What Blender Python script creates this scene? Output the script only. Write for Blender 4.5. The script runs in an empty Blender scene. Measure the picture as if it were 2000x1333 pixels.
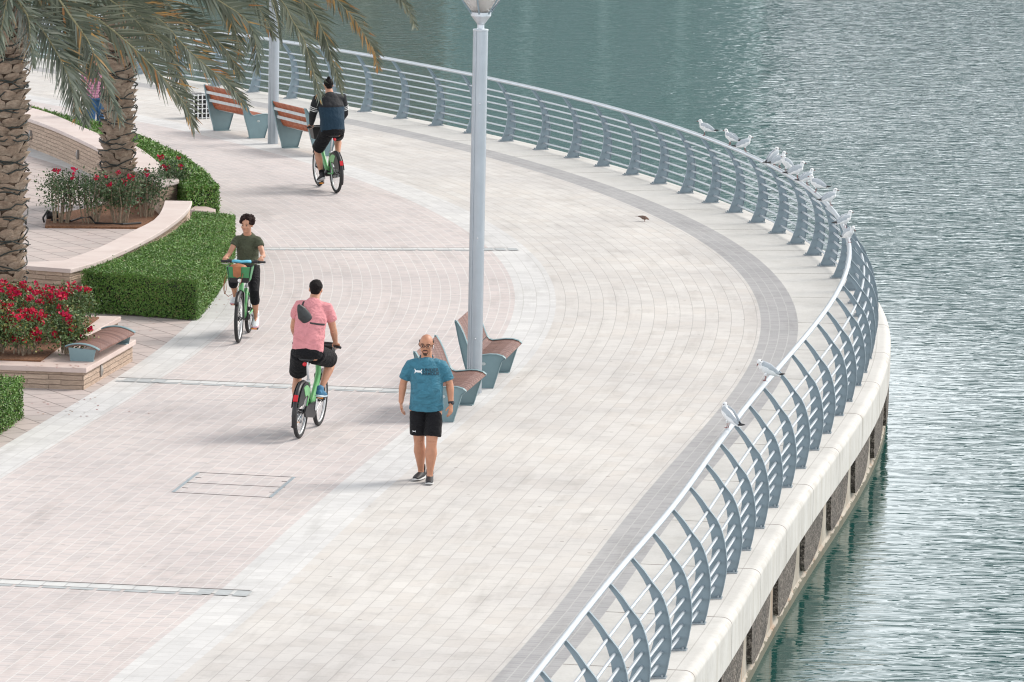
import bpy, math, random
import numpy as np
from mathutils import Vector, Matrix
from mathutils.bvhtree import BVHTree

random.seed(7)
RNG = np.random.default_rng(11)
S = bpy.context.scene
COL = S.collection

# ------------------------------------------------------------------ camera
F_PX, HORIZON, CAM_H, ROLL = 11000.0, -850.0, 11.0, 0.019
PITCH = math.atan((666.5 - HORIZON) / F_PX)


def ray(px, py):
    x, y = px - 1000.0, 666.5 - py
    c, s = math.cos(ROLL), math.sin(ROLL)
    xr, yr = c * x - s * y, s * x + c * y
    cp, sp = math.cos(PITCH), math.sin(PITCH)
    return Vector((xr, F_PX * cp + yr * sp, -F_PX * sp + yr * cp))


def at(px, py, z=0.0):
    """world point at height z seen at photo pixel px, py"""
    d = ray(px, py)
    t = (z - CAM_H) / d.z
    return Vector((d.x * t, d.y * t, z))


def at_depth(px, py, Y):
    d = ray(px, py)
    t = Y / d.y
    return Vector((d.x * t, Y, CAM_H + d.z * t))


def to_px(p):
    cp, sp = math.cos(PITCH), math.sin(PITCH)
    X, Y, Z = p[0], p[1], p[2] - CAM_H
    f, u = Y * cp - Z * sp, Y * sp + Z * cp
    xr, yr = X / f * F_PX, u / f * F_PX
    c, s = math.cos(ROLL), math.sin(ROLL)
    return (1000 + c * xr + s * yr, 666.5 - (-s * xr + c * yr))


cam_d = bpy.data.cameras.new('camera')
cam = bpy.data.objects.new('camera', cam_d)
COL.objects.link(cam)
cp, sp = math.cos(PITCH), math.sin(PITCH)
r0, u0, f0 = Vector((1, 0, 0)), Vector((0, sp, cp)), Vector((0, cp, -sp))
c_, s_ = math.cos(ROLL), math.sin(ROLL)
r1, u1 = c_ * r0 + s_ * u0, -s_ * r0 + c_ * u0
cam.matrix_world = Matrix(((r1.x, u1.x, -f0.x, 0), (r1.y, u1.y, -f0.y, 0), (r1.z, u1.z, -f0.z, CAM_H), (0, 0, 0, 1)))
cam_d.sensor_width = 36
cam_d.lens = F_PX / 2000 * 36
cam_d.clip_start = 1
cam_d.clip_end = 3000
cam_d.dof.use_dof = True
cam_d.dof.focus_distance = 70
cam_d.dof.aperture_fstop = 20
S.camera = cam


# ------------------------------------------------------------------ mesh helpers
class MB:
    """collects vertices and faces; build() links them as one mesh object"""

    def __init__(self):
        self.v, self.f, self.m, self.uv, self.n = [], [], [], [], 0

    def add(self, verts, faces, mat=0, uvs=None):
        verts = np.asarray(verts, float).reshape(-1, 3)
        self.v.append(verts)
        for i, f in enumerate(faces):
            self.f.append([k + self.n for k in f])
            self.m.append(mat)
            self.uv.append(uvs[i] if uvs is not None else None)
        self.n += len(verts)

    def box(self, c, size, rot=None, mat=0):
        sx, sy, sz = [k / 2 for k in size]
        p = np.array([(x, y, z) for x in (-sx, sx) for y in (-sy, sy) for z in (-sz, sz)])
        if rot is not None:
            p = p @ np.array(rot).T
        p = p + np.array(c)
        self.add(p, [(0, 1, 3, 2), (4, 6, 7, 5), (0, 4, 5, 1), (2, 3, 7, 6), (0, 2, 6, 4), (1, 5, 7, 3)], mat)

    def limb(self, pts, rad, hint=(1, 0, 0), n=12, mat=0, cap=0.5):
        """tube with a closed elliptical ring at each point"""
        pts = [Vector(p) for p in pts]
        k = len(pts)
        V, Fc = [], []
        h = Vector(hint)
        for i, p in enumerate(pts):
            t = (pts[min(i + 1, k - 1)] - pts[max(i - 1, 0)])
            t.normalize()
            a = h - t * h.dot(t)
            if a.length < 1e-3:
                a = Vector((0, 1, 0)) - t * t.y
            a.normalize()
            h = a if abs(a.dot(h)) < 0.2 else h
            b = t.cross(a)
            r = rad[i] if isinstance(rad, list) else rad
            rx, ry = r if isinstance(r, (list, tuple)) else (r, r)
            for j in range(n):
                w = 2 * math.pi * j / n
                V.append(p + a * rx * math.cos(w) + b * ry * math.sin(w))
            if i == 0:
                t0, e0 = t, min(rx, ry)
            t1, e1 = t, min(rx, ry)
        for i in range(k - 1):
            for j in range(n):
                q = (j + 1) % n
                Fc.append((i * n + j, i * n + q, (i + 1) * n + q, (i + 1) * n + j))
        V.append(pts[0] - t0 * e0 * cap)
        V.append(pts[-1] + t1 * e1 * cap)
        for j in range(n):
            q = (j + 1) % n
            Fc.append((k * n, q, j))
            Fc.append((k * n + 1, (k - 1) * n + j, (k - 1) * n + q))
        self.add([tuple(v) for v in V], Fc, mat)

    def ell(self, c, r, ax=None, n=16, m=10, mat=0, fn=None):
        V, Fc = [], []
        R = Matrix.Identity(3) if ax is None else ax
        for i in range(m + 1):
            th = math.pi * i / m
            for j in range(n):
                ph = 2 * math.pi * j / n
                d = Vector((math.sin(th) * math.cos(ph), math.sin(th) * math.sin(ph), math.cos(th)))
                k = 1 if fn is None else fn(d)
                V.append(Vector(c) + R @ Vector((d.x * r[0] * k, d.y * r[1] * k, d.z * r[2] * k)))
        for i in range(m):
            for j in range(n):
                q = (j + 1) % n
                Fc.append((i * n + j, (i + 1) * n + j, (i + 1) * n + q, i * n + q))
        self.add([tuple(v) for v in V], Fc, mat)

    def lathe(self, prof, n=24, c=(0, 0, 0), mat=0):
        V, Fc = [], []
        for r, z in prof:
            for j in range(n):
                w = 2 * math.pi * j / n
                V.append((c[0] + r * math.cos(w), c[1] + r * math.sin(w), c[2] + z))
        k = len(prof)
        for i in range(k - 1):
            for j in range(n):
                q = (j + 1) % n
                Fc.append((i * n + j, i * n + q, (i + 1) * n + q, (i + 1) * n + j))
        Fc.append(tuple(range(n))[::-1])
        Fc.append(tuple((k - 1) * n + j for j in range(n)))
        self.add(V, Fc, mat)

    def torus(self, c, R, r, ax='X', n=36, m=8, mat=0, a0=0, a1=2 * math.pi, sq=1.0):
        V, Fc = [], []
        full = abs(a1 - a0 - 2 * math.pi) < 1e-6
        nn = n if full else n + 1
        for i in range(nn):
            w = a0 + (a1 - a0) * i / n
            for j in range(m):
                q = 2 * math.pi * j / m
                rr = R + r * math.cos(q)
                o = r * sq * math.sin(q)
                if ax == 'X':
                    p = (o, rr * math.cos(w), rr * math.sin(w))
                elif ax == 'Y':
                    p = (rr * math.cos(w), o, rr * math.sin(w))
                else:
                    p = (rr * math.cos(w), rr * math.sin(w), o)
                V.append((c[0] + p[0], c[1] + p[1], c[2] + p[2]))
        for i in range(n):
            i2 = (i + 1) % nn
            for j in range(m):
                q = (j + 1) % m
                Fc.append((i * m + j, i2 * m + j, i2 * m + q, i * m + q))
        if not full:
            Fc.append(tuple(range(m)))
            Fc.append(tuple(n * m + j for j in range(m))[::-1])
        self.add(V, Fc, mat)

    def extrude(self, poly, axis, off, mat=0):
        """flat polygon (3-D points) given thickness along axis vector * off"""
        a = Vector(axis) * off
        P = [Vector(p) for p in poly]
        V = [tuple(p - a / 2) for p in P] + [tuple(p + a / 2) for p in P]
        n = len(P)
        Fc = [tuple(range(n))[::-1], tuple(range(n, 2 * n))]
        Fc += [(i, (i + 1) % n, n + (i + 1) % n, n + i) for i in range(n)]
        self.add(V, Fc, mat)

    def prism(self, poly, z0, z1, mat=0, bevel=0.0):
        n = len(poly)
        V = [(p[0], p[1], z0) for p in poly] + [(p[0], p[1], z1) for p in poly]
        Fc, U = [], []
        L = 0
        for i in range(n):
            j = (i + 1) % n
            d = math.hypot(poly[j][0] - poly[i][0], poly[j][1] - poly[i][1])
            Fc.append((i, j, n + j, n + i))
            U.append([(L, z0), (L + d, z0), (L + d, z1), (L, z1)])
            L += d
        Fc.append(tuple(range(n, 2 * n)))
        U.append([(p[0], p[1]) for p in poly])
        self.add(V, Fc, mat, U)

    def build(self, name, mats, parent=None, smooth=False, auto=None):
        me = bpy.data.meshes.new(name)
        V = np.concatenate(self.v) if self.v else np.zeros((0, 3))
        me.from_pydata(V.tolist(), [], self.f)
        if not isinstance(mats, (list, tuple)):
            mats = [mats]
        for m in mats:
            me.materials.append(m)
        if len(mats) > 1:
            me.polygons.foreach_set('material_index', self.m)
        if any(u is not None for u in self.uv):
            lay = me.uv_layers.new(name='UVMap')
            flat = []
            for f, u in zip(self.f, self.uv):
                flat += [tuple(k) for k in u] if u is not None else [(0, 0)] * len(f)
            lay.data.foreach_set('uv', np.array(flat, float).ravel())
        if smooth:
            me.polygons.foreach_set('use_smooth', [True] * len(me.polygons))
        me.update()
        o = bpy.data.objects.new(name, me)
        COL.objects.link(o)
        if parent is not None:
            o.parent = parent
        if auto:
            md = o.modifiers.new('bevel', 'BEVEL')
            md.width = auto
            md.segments = 2
            md.limit_method = 'ANGLE'
        return o


def quads(name, Q, mat, parent=None, extra=None):
    """mesh from an (N,4,3) array of separate quads, plus an optional MB of core faces with a second material"""
    Q = np.asarray(Q, float)
    N = len(Q)
    V = Q.reshape(-1, 3)
    mats = [mat]
    me = bpy.data.meshes.new(name)
    nf, ev, ef = N, None, []
    if extra is not None:
        ev = np.concatenate(extra[0].v)
        ef = extra[0].f
        mats.append(extra[1])
    nv = len(V) + (len(ev) if ev is not None else 0)
    me.vertices.add(nv)
    allv = V if ev is None else np.concatenate([V, ev])
    me.vertices.foreach_set('co', allv.ravel())
    loops = list(range(N * 4))
    starts = list(range(0, N * 4, 4))
    k = N * 4
    off = len(V)
    for f in ef:
        starts.append(k)
        loops += [i + off for i in f]
        k += len(f)
    me.loops.add(len(loops))
    me.loops.foreach_set('vertex_index', loops)
    me.polygons.add(len(starts))
    me.polygons.foreach_set('loop_start', starts)
    for m in mats:
        me.materials.append(m)
    me.polygons.foreach_set('material_index', [0] * N + [1] * len(ef))
    me.update(calc_edges=True)
    me.validate()
    o = bpy.data.objects.new(name, me)
    COL.objects.link(o)
    if parent is not None:
        o.parent = parent
    return o


def thing(name, label, cat, loc=(0, 0, 0), rz=0.0, group=None):
    o = bpy.data.objects.new(name, None)
    COL.objects.link(o)
    o.location = loc
    o.rotation_euler = (0, 0, rz)
    o['label'] = label
    o['category'] = cat
    if group:
        o['group'] = group
    return o


def tag(o, label, cat, group=None):
    o['label'] = label
    o['category'] = cat
    if group:
        o['group'] = group
    return o


def structure(o):
    o['kind'] = 'structure'
    return o


def copy_thing(root, loc, rz, label, scale=None):
    r = root.copy()
    COL.objects.link(r)
    r.location = loc
    r.rotation_euler = (0, 0, rz)
    if scale:
        r.scale = scale
    r['label'] = label
    for ch in list(root.children):
        c = ch.copy()
        COL.objects.link(c)
        c.parent = r
        for g in list(ch.children):
            d = g.copy()
            COL.objects.link(d)
            d.parent = c
    return r


def smooth_line(pts, step=0.15):
    """Catmull-Rom through 2-D points"""
    P = [np.array(p[:2], float) for p in pts]
    P = [2 * P[0] - P[1]] + P + [2 * P[-1] - P[-2]]
    out = []
    for i in range(1, len(P) - 2):
        n = max(2, int(np.linalg.norm(P[i + 1] - P[i]) / step))
        for k in range(n):
            t = k / n
            a, b, c, d = P[i - 1], P[i], P[i + 1], P[i + 2]
            out.append(0.5 * (2 * b + (c - a) * t + (2 * a - 5 * b + 4 * c - d) * t * t + (3 * b - a - 3 * c + d) * t ** 3))
    out.append(P[-2])
    return [tuple(o) for o in out]


# ------------------------------------------------------------------ materials
class NT:
    def __init__(self, name):
        self.mat = bpy.data.materials.new(name)
        self.mat.use_nodes = True
        self.t = self.mat.node_tree
        self.b = self.t.nodes['Principled BSDF']

    def n(self, kind, **kw):
        nd = self.t.nodes.new(kind)
        for k, v in kw.items():
            if k in nd.inputs:
                nd.inputs[k].default_value = v
            else:
                setattr(nd, k, v)
        return nd

    def l(self, a, b):
        self.t.links.new(a, b)

    def math(self, op, a, b=None, clamp=False):
        nd = self.t.nodes.new('ShaderNodeMath')
        nd.operation = op
        nd.use_clamp = clamp
        for i, x in enumerate((a, b)):
            if x is None:
                continue
            if isinstance(x, (int, float)):
                nd.inputs[i].default_value = x
            else:
                self.l(x, nd.inputs[i])
        return nd.outputs[0]

    def mix(self, fac, a, b, mode='MIX'):
        nd = self.t.nodes.new('ShaderNodeMix')
        nd.data_type = 'RGBA'
        nd.blend_type = mode
        nd.clamp_factor = True
        for i, x in ((0, fac), (6, a), (7, b)):
            if isinstance(x, (int, float)):
                nd.inputs[i].default_value = x
            elif isinstance(x, tuple):
                nd.inputs[i].default_value = (*x[:3], 1)
            else:
                self.l(x, nd.inputs[i])
        return nd.outputs[2]

    def noise(self, scale, detail=4, rough=0.6, vec=None, dist=0.0):
        nd = self.n('ShaderNodeTexNoise', Scale=scale, Detail=detail, Roughness=rough, Distortion=dist)
        if vec is not None:
            self.l(vec, nd.inputs['Vector'])
        return nd.outputs['Fac']

    def ramp(self, fac, stops):
        nd = self.t.nodes.new('ShaderNodeValToRGB')
        el = nd.color_ramp.elements
        while len(el) < len(stops):
            el.new(0.5)
        for e, (p, c) in zip(el, stops):
            e.position = p
            e.color = (*c, 1) if len(c) == 3 else c
        self.l(fac, nd.inputs['Fac'])
        return nd.outputs['Color']

    def coord(self, which='Object'):
        return self.n('ShaderNodeTexCoord').outputs[which]

    def scaled(self, vec, s):
        nd = self.n('ShaderNodeMapping')
        nd.inputs['Scale'].default_value = s
        self.l(vec, nd.inputs['Vector'])
        return nd.outputs[0]

    def bump(self, h, strength=0.3, dist=0.01):
        nd = self.n('ShaderNodeBump', Strength=strength, Distance=dist)
        self.l(h, nd.inputs['Height'])
        self.l(nd.outputs[0], self.b.inputs['Normal'])
        return nd


def plain(name, col, rough=0.5, metal=0.0, var=0.12, scale=8.0, bump=0.0, bscale=60.0, bdist=0.004, spec=0.5, coord='Object'):
    """a colour with a little procedural wear"""
    t = NT(name)
    v = t.coord(coord)
    f = t.noise(scale, vec=v)
    lo = tuple(c * (1 - var) for c in col)
    hi = tuple(min(1, c * (1 + var)) for c in col)
    t.l(t.ramp(f, [(0.3, lo), (0.7, hi)]), t.b.inputs['Base Color'])
    t.b.inputs['Roughness'].default_value = rough
    t.b.inputs['Metallic'].default_value = metal
    t.b.inputs['Specular IOR Level'].default_value = spec
    if bump:
        t.bump(t.noise(bscale, vec=v), bump, bdist)
    return t.mat


def paver(name, c1, c2, mortar, bw, rh, ms, offset=0.5, stain=0.12, uv=True, rot=0.0, rough=0.75, hue=None, spots=0.0):
    t = NT(name)
    vec = t.coord('UV') if uv else t.coord('Object')
    if rot:
        mp = t.n('ShaderNodeMapping')
        mp.inputs['Rotation'].default_value = (0, 0, rot)
        t.l(vec, mp.inputs['Vector'])
        vec = mp.outputs[0]
    br = t.n('ShaderNodeTexBrick')
    br.offset = offset
    for k, x in (('Scale', 1.0), ('Mortar Size', ms), ('Mortar Smooth', 0.2), ('Bias', 0.0), ('Brick Width', bw), ('Row Height', rh)):
        br.inputs[k].default_value = x
    br.inputs['Color1'].default_value = (*c1, 1)
    br.inputs['Color2'].default_value = (*c2, 1)
    br.inputs['Mortar'].default_value = (*mortar, 1)
    # joints wander a little
    nz = t.n('ShaderNodeTexNoise', Scale=1.3, Detail=3.0)
    t.l(vec, nz.inputs['Vector'])
    off = t.n('ShaderNodeVectorMath', operation='MULTIPLY_ADD')
    t.l(nz.outputs['Color'], off.inputs[0])
    off.inputs[1].default_value = (0.014, 0.014, 0)
    t.l(vec, off.inputs[2])
    t.l(off.outputs[0], br.inputs['Vector'])
    obj = t.coord('Object')
    big = t.noise(0.35, 6, 0.65, obj)
    mid = t.noise(2.3, 5, 0.7, obj)
    fine = t.noise(45, 3, 0.7, obj)
    col = br.outputs['Color']
    if hue is not None:
        # scattered bricks of another firing
        br2 = t.n('ShaderNodeTexBrick')
        br2.offset = offset
        for k, x in (('Scale', 1.0), ('Mortar Size', 0.0), ('Bias', -0.35), ('Brick Width', bw), ('Row Height', rh)):
            br2.inputs[k].default_value = x
        br2.inputs['Color1'].default_value = (0, 0, 0, 1)
        br2.inputs['Color2'].default_value = (1, 1, 1, 1)
        t.l(off.outputs[0], br2.inputs['Vector'])
        k = t.math('MULTIPLY', br2.outputs['Color'], t.math('SUBTRACT', 1.0, br.outputs['Fac']))
        k = t.math('MULTIPLY', k, t.math('MULTIPLY', big, 1.0))
        col = t.mix(k, col, hue)
    g = t.ramp(big, [(0.3, (1 - stain, 1 - stain, 1 - stain * 0.9)), (0.62, (1, 1, 1))])
    col = t.mix(1.0, col, g, 'MULTIPLY')
    g2 = t.ramp(mid, [(0.28, (1 - stain * 0.8,) * 3), (0.5, (1, 1, 1)), (0.8, (1, 1, 1))])
    col = t.mix(1.0, col, g2, 'MULTIPLY')
    # long scuffs in the direction people walk and ride
    if uv:
        sc = t.noise(1.0, 5, 0.65, t.scaled(vec, (0.35, 2.6, 1)))
        col = t.mix(1.0, col, t.ramp(sc, [(0.30, (0.86, 0.855, 0.85)), (0.48, (1, 1, 1))]), 'MULTIPLY')
    g3 = t.ramp(fine, [(0.3, (0.93,) * 3), (0.7, (1.0,) * 3)])
    col = t.mix(1.0, col, g3, 'MULTIPLY')
    if spots:
        vo = t.n('ShaderNodeTexVoronoi', Scale=2.2)
        t.l(obj, vo.inputs['Vector'])
        sp_ = t.math('MULTIPLY', t.math('LESS_THAN', vo.outputs['Distance'], 0.06), spots)
        col = t.mix(sp_, col, (0.16, 0.14, 0.12))
    t.l(col, t.b.inputs['Base Color'])
    t.b.inputs['Roughness'].default_value = rough
    t.b.inputs['Specular IOR Level'].default_value = 0.3
    h = t.math('SUBTRACT', t.math('MULTIPLY', fine, 0.3), br.outputs['Fac'])
    t.bump(h, 0.35, 0.004)
    return t.mat


def leafy(name, cols, rough=0.45, trans=0.0, spec=0.4):
    """leaf colours varied leaf by leaf"""
    t = NT(name)
    g = t.n('ShaderNodeNewGeometry')
    n = len(cols)
    c = t.ramp(g.outputs['Random Per Island'], [(i / max(1, n - 1), c) for i, c in enumerate(cols)])
    f = t.noise(1.7, 3, 0.6, t.coord('Object'))
    c = t.mix(1.0, c, t.ramp(f, [(0.3, (0.75, 0.78, 0.7)), (0.7, (1.15, 1.12, 1.0))]), 'MULTIPLY')
    t.l(c, t.b.inputs['Base Color'])
    t.b.inputs['Roughness'].default_value = rough
    t.b.inputs['Specular IOR Level'].default_value = spec
    return t.mat


STEEL = plain('railing_paint', (0.205, 0.265, 0.305), 0.42, 0.0, 0.08, 3.0)
ALU = plain('brushed_aluminium', (0.53, 0.57, 0.61), 0.36, 0.5, 0.05, 5.0)
POLE = plain('pole_silver_paint', (0.35, 0.385, 0.42), 0.36, 0.45, 0.05, 4.0)
DARK = plain('black_plastic', (0.012, 0.012, 0.014), 0.5, 0.0, 0.2)
RUBBER = plain('tyre_rubber', (0.022, 0.022, 0.024), 0.75, 0.0, 0.2)
CHROME = plain('bright_metal', (0.7, 0.71, 0.72), 0.25, 0.9, 0.05)
WHITE = plain('white_paint', (0.75, 0.76, 0.76), 0.5, 0.0, 0.05)
# ------------------------------------------------------------------ the quay curve (outer end of the railing foot plates)
_pts = [(1.58, 55.33), (1.81, 56.83), (2.04, 58.33), (2.26, 59.81), (2.5, 61.32), (2.73, 62.82), (2.94, 64.3), (3.17, 65.78),
        (3.4, 67.27), (3.62, 68.73), (3.85, 70.27), (4.3, 73.18), (4.52, 74.55), (4.73, 75.95), (4.92, 77.29), (5.08, 78.64),
        (5.14, 89.21), (4.97, 90.63), (4.78, 92.13), (4.53, 93.63), (4.25, 95.08), (3.92, 96.57), (3.56, 98.03), (3.16, 99.48),
        (2.71, 100.86), (2.24, 102.28), (1.69, 103.73), (1.14, 105.11), (0.55, 106.51), (-0.07, 107.96), (-0.77, 109.4),
        (-1.47, 110.75), (-2.17, 112.05), (-3.03, 113.54), (-4.6, 115.96), (-5.6, 117.3), (-8.3, 120.9), (-10.8, 124.2)]
_p = np.array(_pts)
_c = np.polynomial.Chebyshev.fit(_p[:, 1], _p[:, 0], 7, domain=[55, 125])
_ys = np.arange(55.3, 124.2, 0.05)
_xs = _c(_ys)
_k0 = 0.152
_pre = np.arange(30.0, 55.3, 0.05)
_k1 = (_xs[-1] - _xs[-20]) / (_ys[-1] - _ys[-20])
_post = np.arange(124.2, 190, 0.05)
CX = np.concatenate([_xs[0] + (_pre - 55.3) * _k0, _xs, _xs[-1] + (_post - _ys[-1]) * _k1])
CY = np.concatenate([_pre, _ys, _post])
_sl = np.gradient(CX, CY)
_sl = np.convolve(np.pad(_sl, 90, 'edge'), np.hanning(181) / np.hanning(181).sum(), 'valid')
_ref = np.interp(80.0, CY, CX)
CX = np.concatenate([[0], np.cumsum((_sl[1:] + _sl[:-1]) / 2 * np.diff(CY))])
CX += _ref - np.interp(80.0, CY, CX)
CS = np.concatenate([[0], np.cumsum(np.hypot(np.diff(CX), np.diff(CY)))])
CS -= np.interp(55.33, CY, CS)
_w = np.ones(41) / 41
TX, TY = np.gradient(CX, CS), np.gradient(CY, CS)
TX = np.convolve(np.pad(TX, 20, 'edge'), _w, 'valid')
TY = np.convolve(np.pad(TY, 20, 'edge'), _w, 'valid')
_l = np.hypot(TX, TY)
TX, TY = TX / _l, TY / _l


def q(s, d=0.0, z=0.0):
    """point at arc length s along the quay, d metres inland of the foot plates"""
    tx, ty = np.interp(s, CS, TX), np.interp(s, CS, TY)
    return Vector((np.interp(s, CS, CX) - ty * d, np.interp(s, CS, CY) + tx * d, z))


def heading(s):
    return math.atan2(np.interp(s, CS, TY), np.interp(s, CS, TX))


def sd_of(p):
    """arc length and inland offset of a ground point"""
    best = None
    for s in np.arange(-20, 95, 0.1):
        d0 = (p[0] - np.interp(s, CS, CX)) * np.interp(s, CS, TX) + (p[1] - np.interp(s, CS, CY)) * np.interp(s, CS, TY)
        if best is None or abs(d0) < best[0]:
            tx, ty = np.interp(s, CS, TX), np.interp(s, CS, TY)
            best = (abs(d0), s, -(p[0] - np.interp(s, CS, CX)) * ty + (p[1] - np.interp(s, CS, CY)) * tx)
    return best[1], best[2]


def ribbon(mb, prof, s0, s1, step=0.5, mat=0):
    """profile of (d, z) points swept along the quay; UV = (s, distance across the profile)"""
    ss = np.arange(s0, s1 + step * 0.5, step)
    V, Fc, U = [], [], []
    acc = [0.0]
    for a, b in zip(prof[:-1], prof[1:]):
        acc.append(acc[-1] + math.hypot(b[0] - a[0], b[1] - a[1]))
    acc = [k + prof[0][0] for k in acc]
    k = len(prof)
    for s in ss:
        for d, z in prof:
            V.append(tuple(q(s, d, z)))
    for i in range(len(ss) - 1):
        for j in range(k - 1):
            Fc.append((i * k + j, i * k + j + 1, (i + 1) * k + j + 1, (i + 1) * k + j))
            U.append([(ss[i], acc[j]), (ss[i], acc[j + 1]), (ss[i + 1], acc[j + 1]), (ss[i + 1], acc[j])])
    mb.add(V, [f[::-1] for f in Fc], mat, [u[::-1] for u in U])


S0, S1 = -22.0, 96.0
M_BEIGE = paver('beige_pavers', (0.605, 0.583, 0.558), (0.548, 0.527, 0.507), (0.43, 0.41, 0.395), 0.40, 0.19, 0.0055, 0.37, 0.17, hue=(0.60, 0.55, 0.50), spots=0.5)
M_GREY = paver('grey_pavers', (0.41, 0.402, 0.405), (0.35, 0.345, 0.35), (0.46, 0.455, 0.45), 0.105, 0.138, 0.008, 0.5, 0.12)
M_WHITE = paver('white_pavers', (0.625, 0.62, 0.615), (0.56, 0.555, 0.55), (0.50, 0.49, 0.48), 0.21, 0.2, 0.006, 0.5, 0.14)
M_PINK = paver('pink_pavers', (0.57, 0.505, 0.49), (0.51, 0.465, 0.455), (0.61, 0.585, 0.57), 0.1, 0.15, 0.0075, 0.5, 0.13, hue=(0.43, 0.40, 0.41), spots=0.3)
M_PLAZA = paver('plaza_pavers', (0.52, 0.445, 0.42), (0.47, 0.415, 0.395), (0.25, 0.215, 0.2), 0.42, 0.42, 0.012, 0.5, 0.16, uv=False, rot=math.radians(62))

for nm, a, b, m in (('grey_paver_band', 1.1, 1.65, M_GREY), ('beige_paving', 1.65, 4.7, M_BEIGE), ('white_paver_band', 4.7, 5.32, M_WHITE),
                    ('pink_paving', 5.32, 9.33, M_PINK), ('white_paver_edge', 9.33, 9.92, M_WHITE)):
    mb = MB()
    n = max(1, int((b - a) / 0.8))
    ribbon(mb, [(a + (b - a) * i / n, 0.0) for i in range(n + 1)], S0, S1)
    structure(mb.build(nm, m))

# plaza inland of the promenade, and the earth beneath everything
mb = MB()
ss = np.arange(S0, S1, 1.0)
inner = [q(s, 9.92) for s in ss]
for i in range(len(inner) - 1):
    a, b = inner[i], inner[i + 1]
    mb.add([tuple(a), tuple(b), (-300, b.y, 0), (-300, a.y, 0)], [(0, 1, 2, 3)])
structure(mb.build('plaza_paving', M_PLAZA))
mb = MB()
edge = [q(s, 1.2, -0.06) for s in ss]
for i in range(len(edge) - 1):
    a, b = edge[i], edge[i + 1]
    mb.add([tuple(a), tuple(b), (-600, b.y + 10, -0.06), (-600, a.y - 10, -0.06)], [(0, 1, 2, 3)])
structure(mb.build('ground', plain('earth', (0.25, 0.19, 0.14), 0.9)))

# bands of white and grey slabs that cross the pink paving, each with a dark drain slot along it
M_GREYSLAB = plain('grey_slab', (0.36, 0.38, 0.39), 0.8, 0, 0.15, 5)
M_LIGHTSLAB = paver('light_slabs', (0.61, 0.61, 0.60), (0.56, 0.57, 0.57), (0.45, 0.45, 0.45), 0.3, 0.25, 0.01, 0.0, 0.1)
M_SLOT = plain('drain_slot_dark', (0.16, 0.145, 0.14), 0.8)
for nm, px, py, d0 in (('a', 490, 1160, 4.95), ('b', 790, 765, 4.9), ('c', 940, 487, 4.85)):
    s_c, _ = sd_of(at(px, py))
    mb = MB()

    def patch(sa, sb, da, db, z, mat):
        P = [q(sa, da, z), q(sa, db, z), q(sb, db, z), q(sb, da, z)]
        mb.add([tuple(p) for p in P], [(3, 2, 1, 0)], mat, [[(sa, da), (sa, db), (sb, db), (sb, da)][::-1]])
    patch(s_c - 0.1, s_c + 0.15, d0, 9.8, 0.004, 0)
    d = d0 + 0.5
    while d < 9.7:
        patch(s_c - 0.24, s_c - 0.115, d, d + 0.26, 0.004, 1)
        d += 0.3
    for k in range(3):
        patch(s_c - 0.2, s_c + 0.13, d0 + 0.02 + k * 0.2, d0 + 0.18 + k * 0.2, 0.008, 1)
        patch(s_c - 0.2, s_c + 0.13, 9.2 + k * 0.2, 9.37 + k * 0.2, 0.008, 1)
    patch(s_c + 0.17, s_c + 0.20, 5.0, 9.9, 0.004, 2)
    structure(mb.build('paving_cross_band', [M_LIGHTSLAB, M_GREYSLAB, M_SLOT]))

# paved-over manhole with two steel edges
mh = thing('manhole_cover', 'rectangular paver filled manhole cover with two blue grey steel edges, set in the pink paving', 'manhole cover', at(458, 948))
mb = MB()
c0 = at(458, 948)


def loc(px, py, z=0.012):
    p = at(px, py)
    return Vector((p.x - c0.x, p.y - c0.y, z))


def bar(mb, a, b, w, z, mat=0):
    a, b = Vector(a), Vector(b)
    t = (b - a).normalized()
    n = Vector((-t.y, t.x, 0)) * w / 2
    h = Vector((0, 0, 0.010))
    P = [a + n, a - n, b - n, b + n]
    for p in P:
        p.z = z
    V = [tuple(p - h) for p in P] + [tuple(p) for p in P]
    mb.add(V, [(4, 5, 6, 7), (0, 1, 5, 4), (1, 2, 6, 5), (2, 3, 7, 6), (3, 0, 4, 7)], mat)


for a, b in (((387, 924), (338, 962)), ((574, 933), (528, 972))):
    e = MB()
    bar(e, loc(*a), loc(*b), 0.038, 0.007)
    e.build('steel_edge', plain('galvanised_edge', (0.3, 0.35, 0.38), 0.5, 0.3), mh)
e = MB()
for a, b in (((387, 923.5), (578, 933)), ((362, 943), (556, 952.5)), ((338, 962), (528, 972.5)), ((382, 933), (393, 934)), ((356, 953), (367, 954)), ((550, 941), (560, 941)), ((526, 962), (536, 962))):
    bar(e, loc(*a), loc(*b), 0.009, 0.005)
e.build('joint', M_SLOT, mh)


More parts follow.
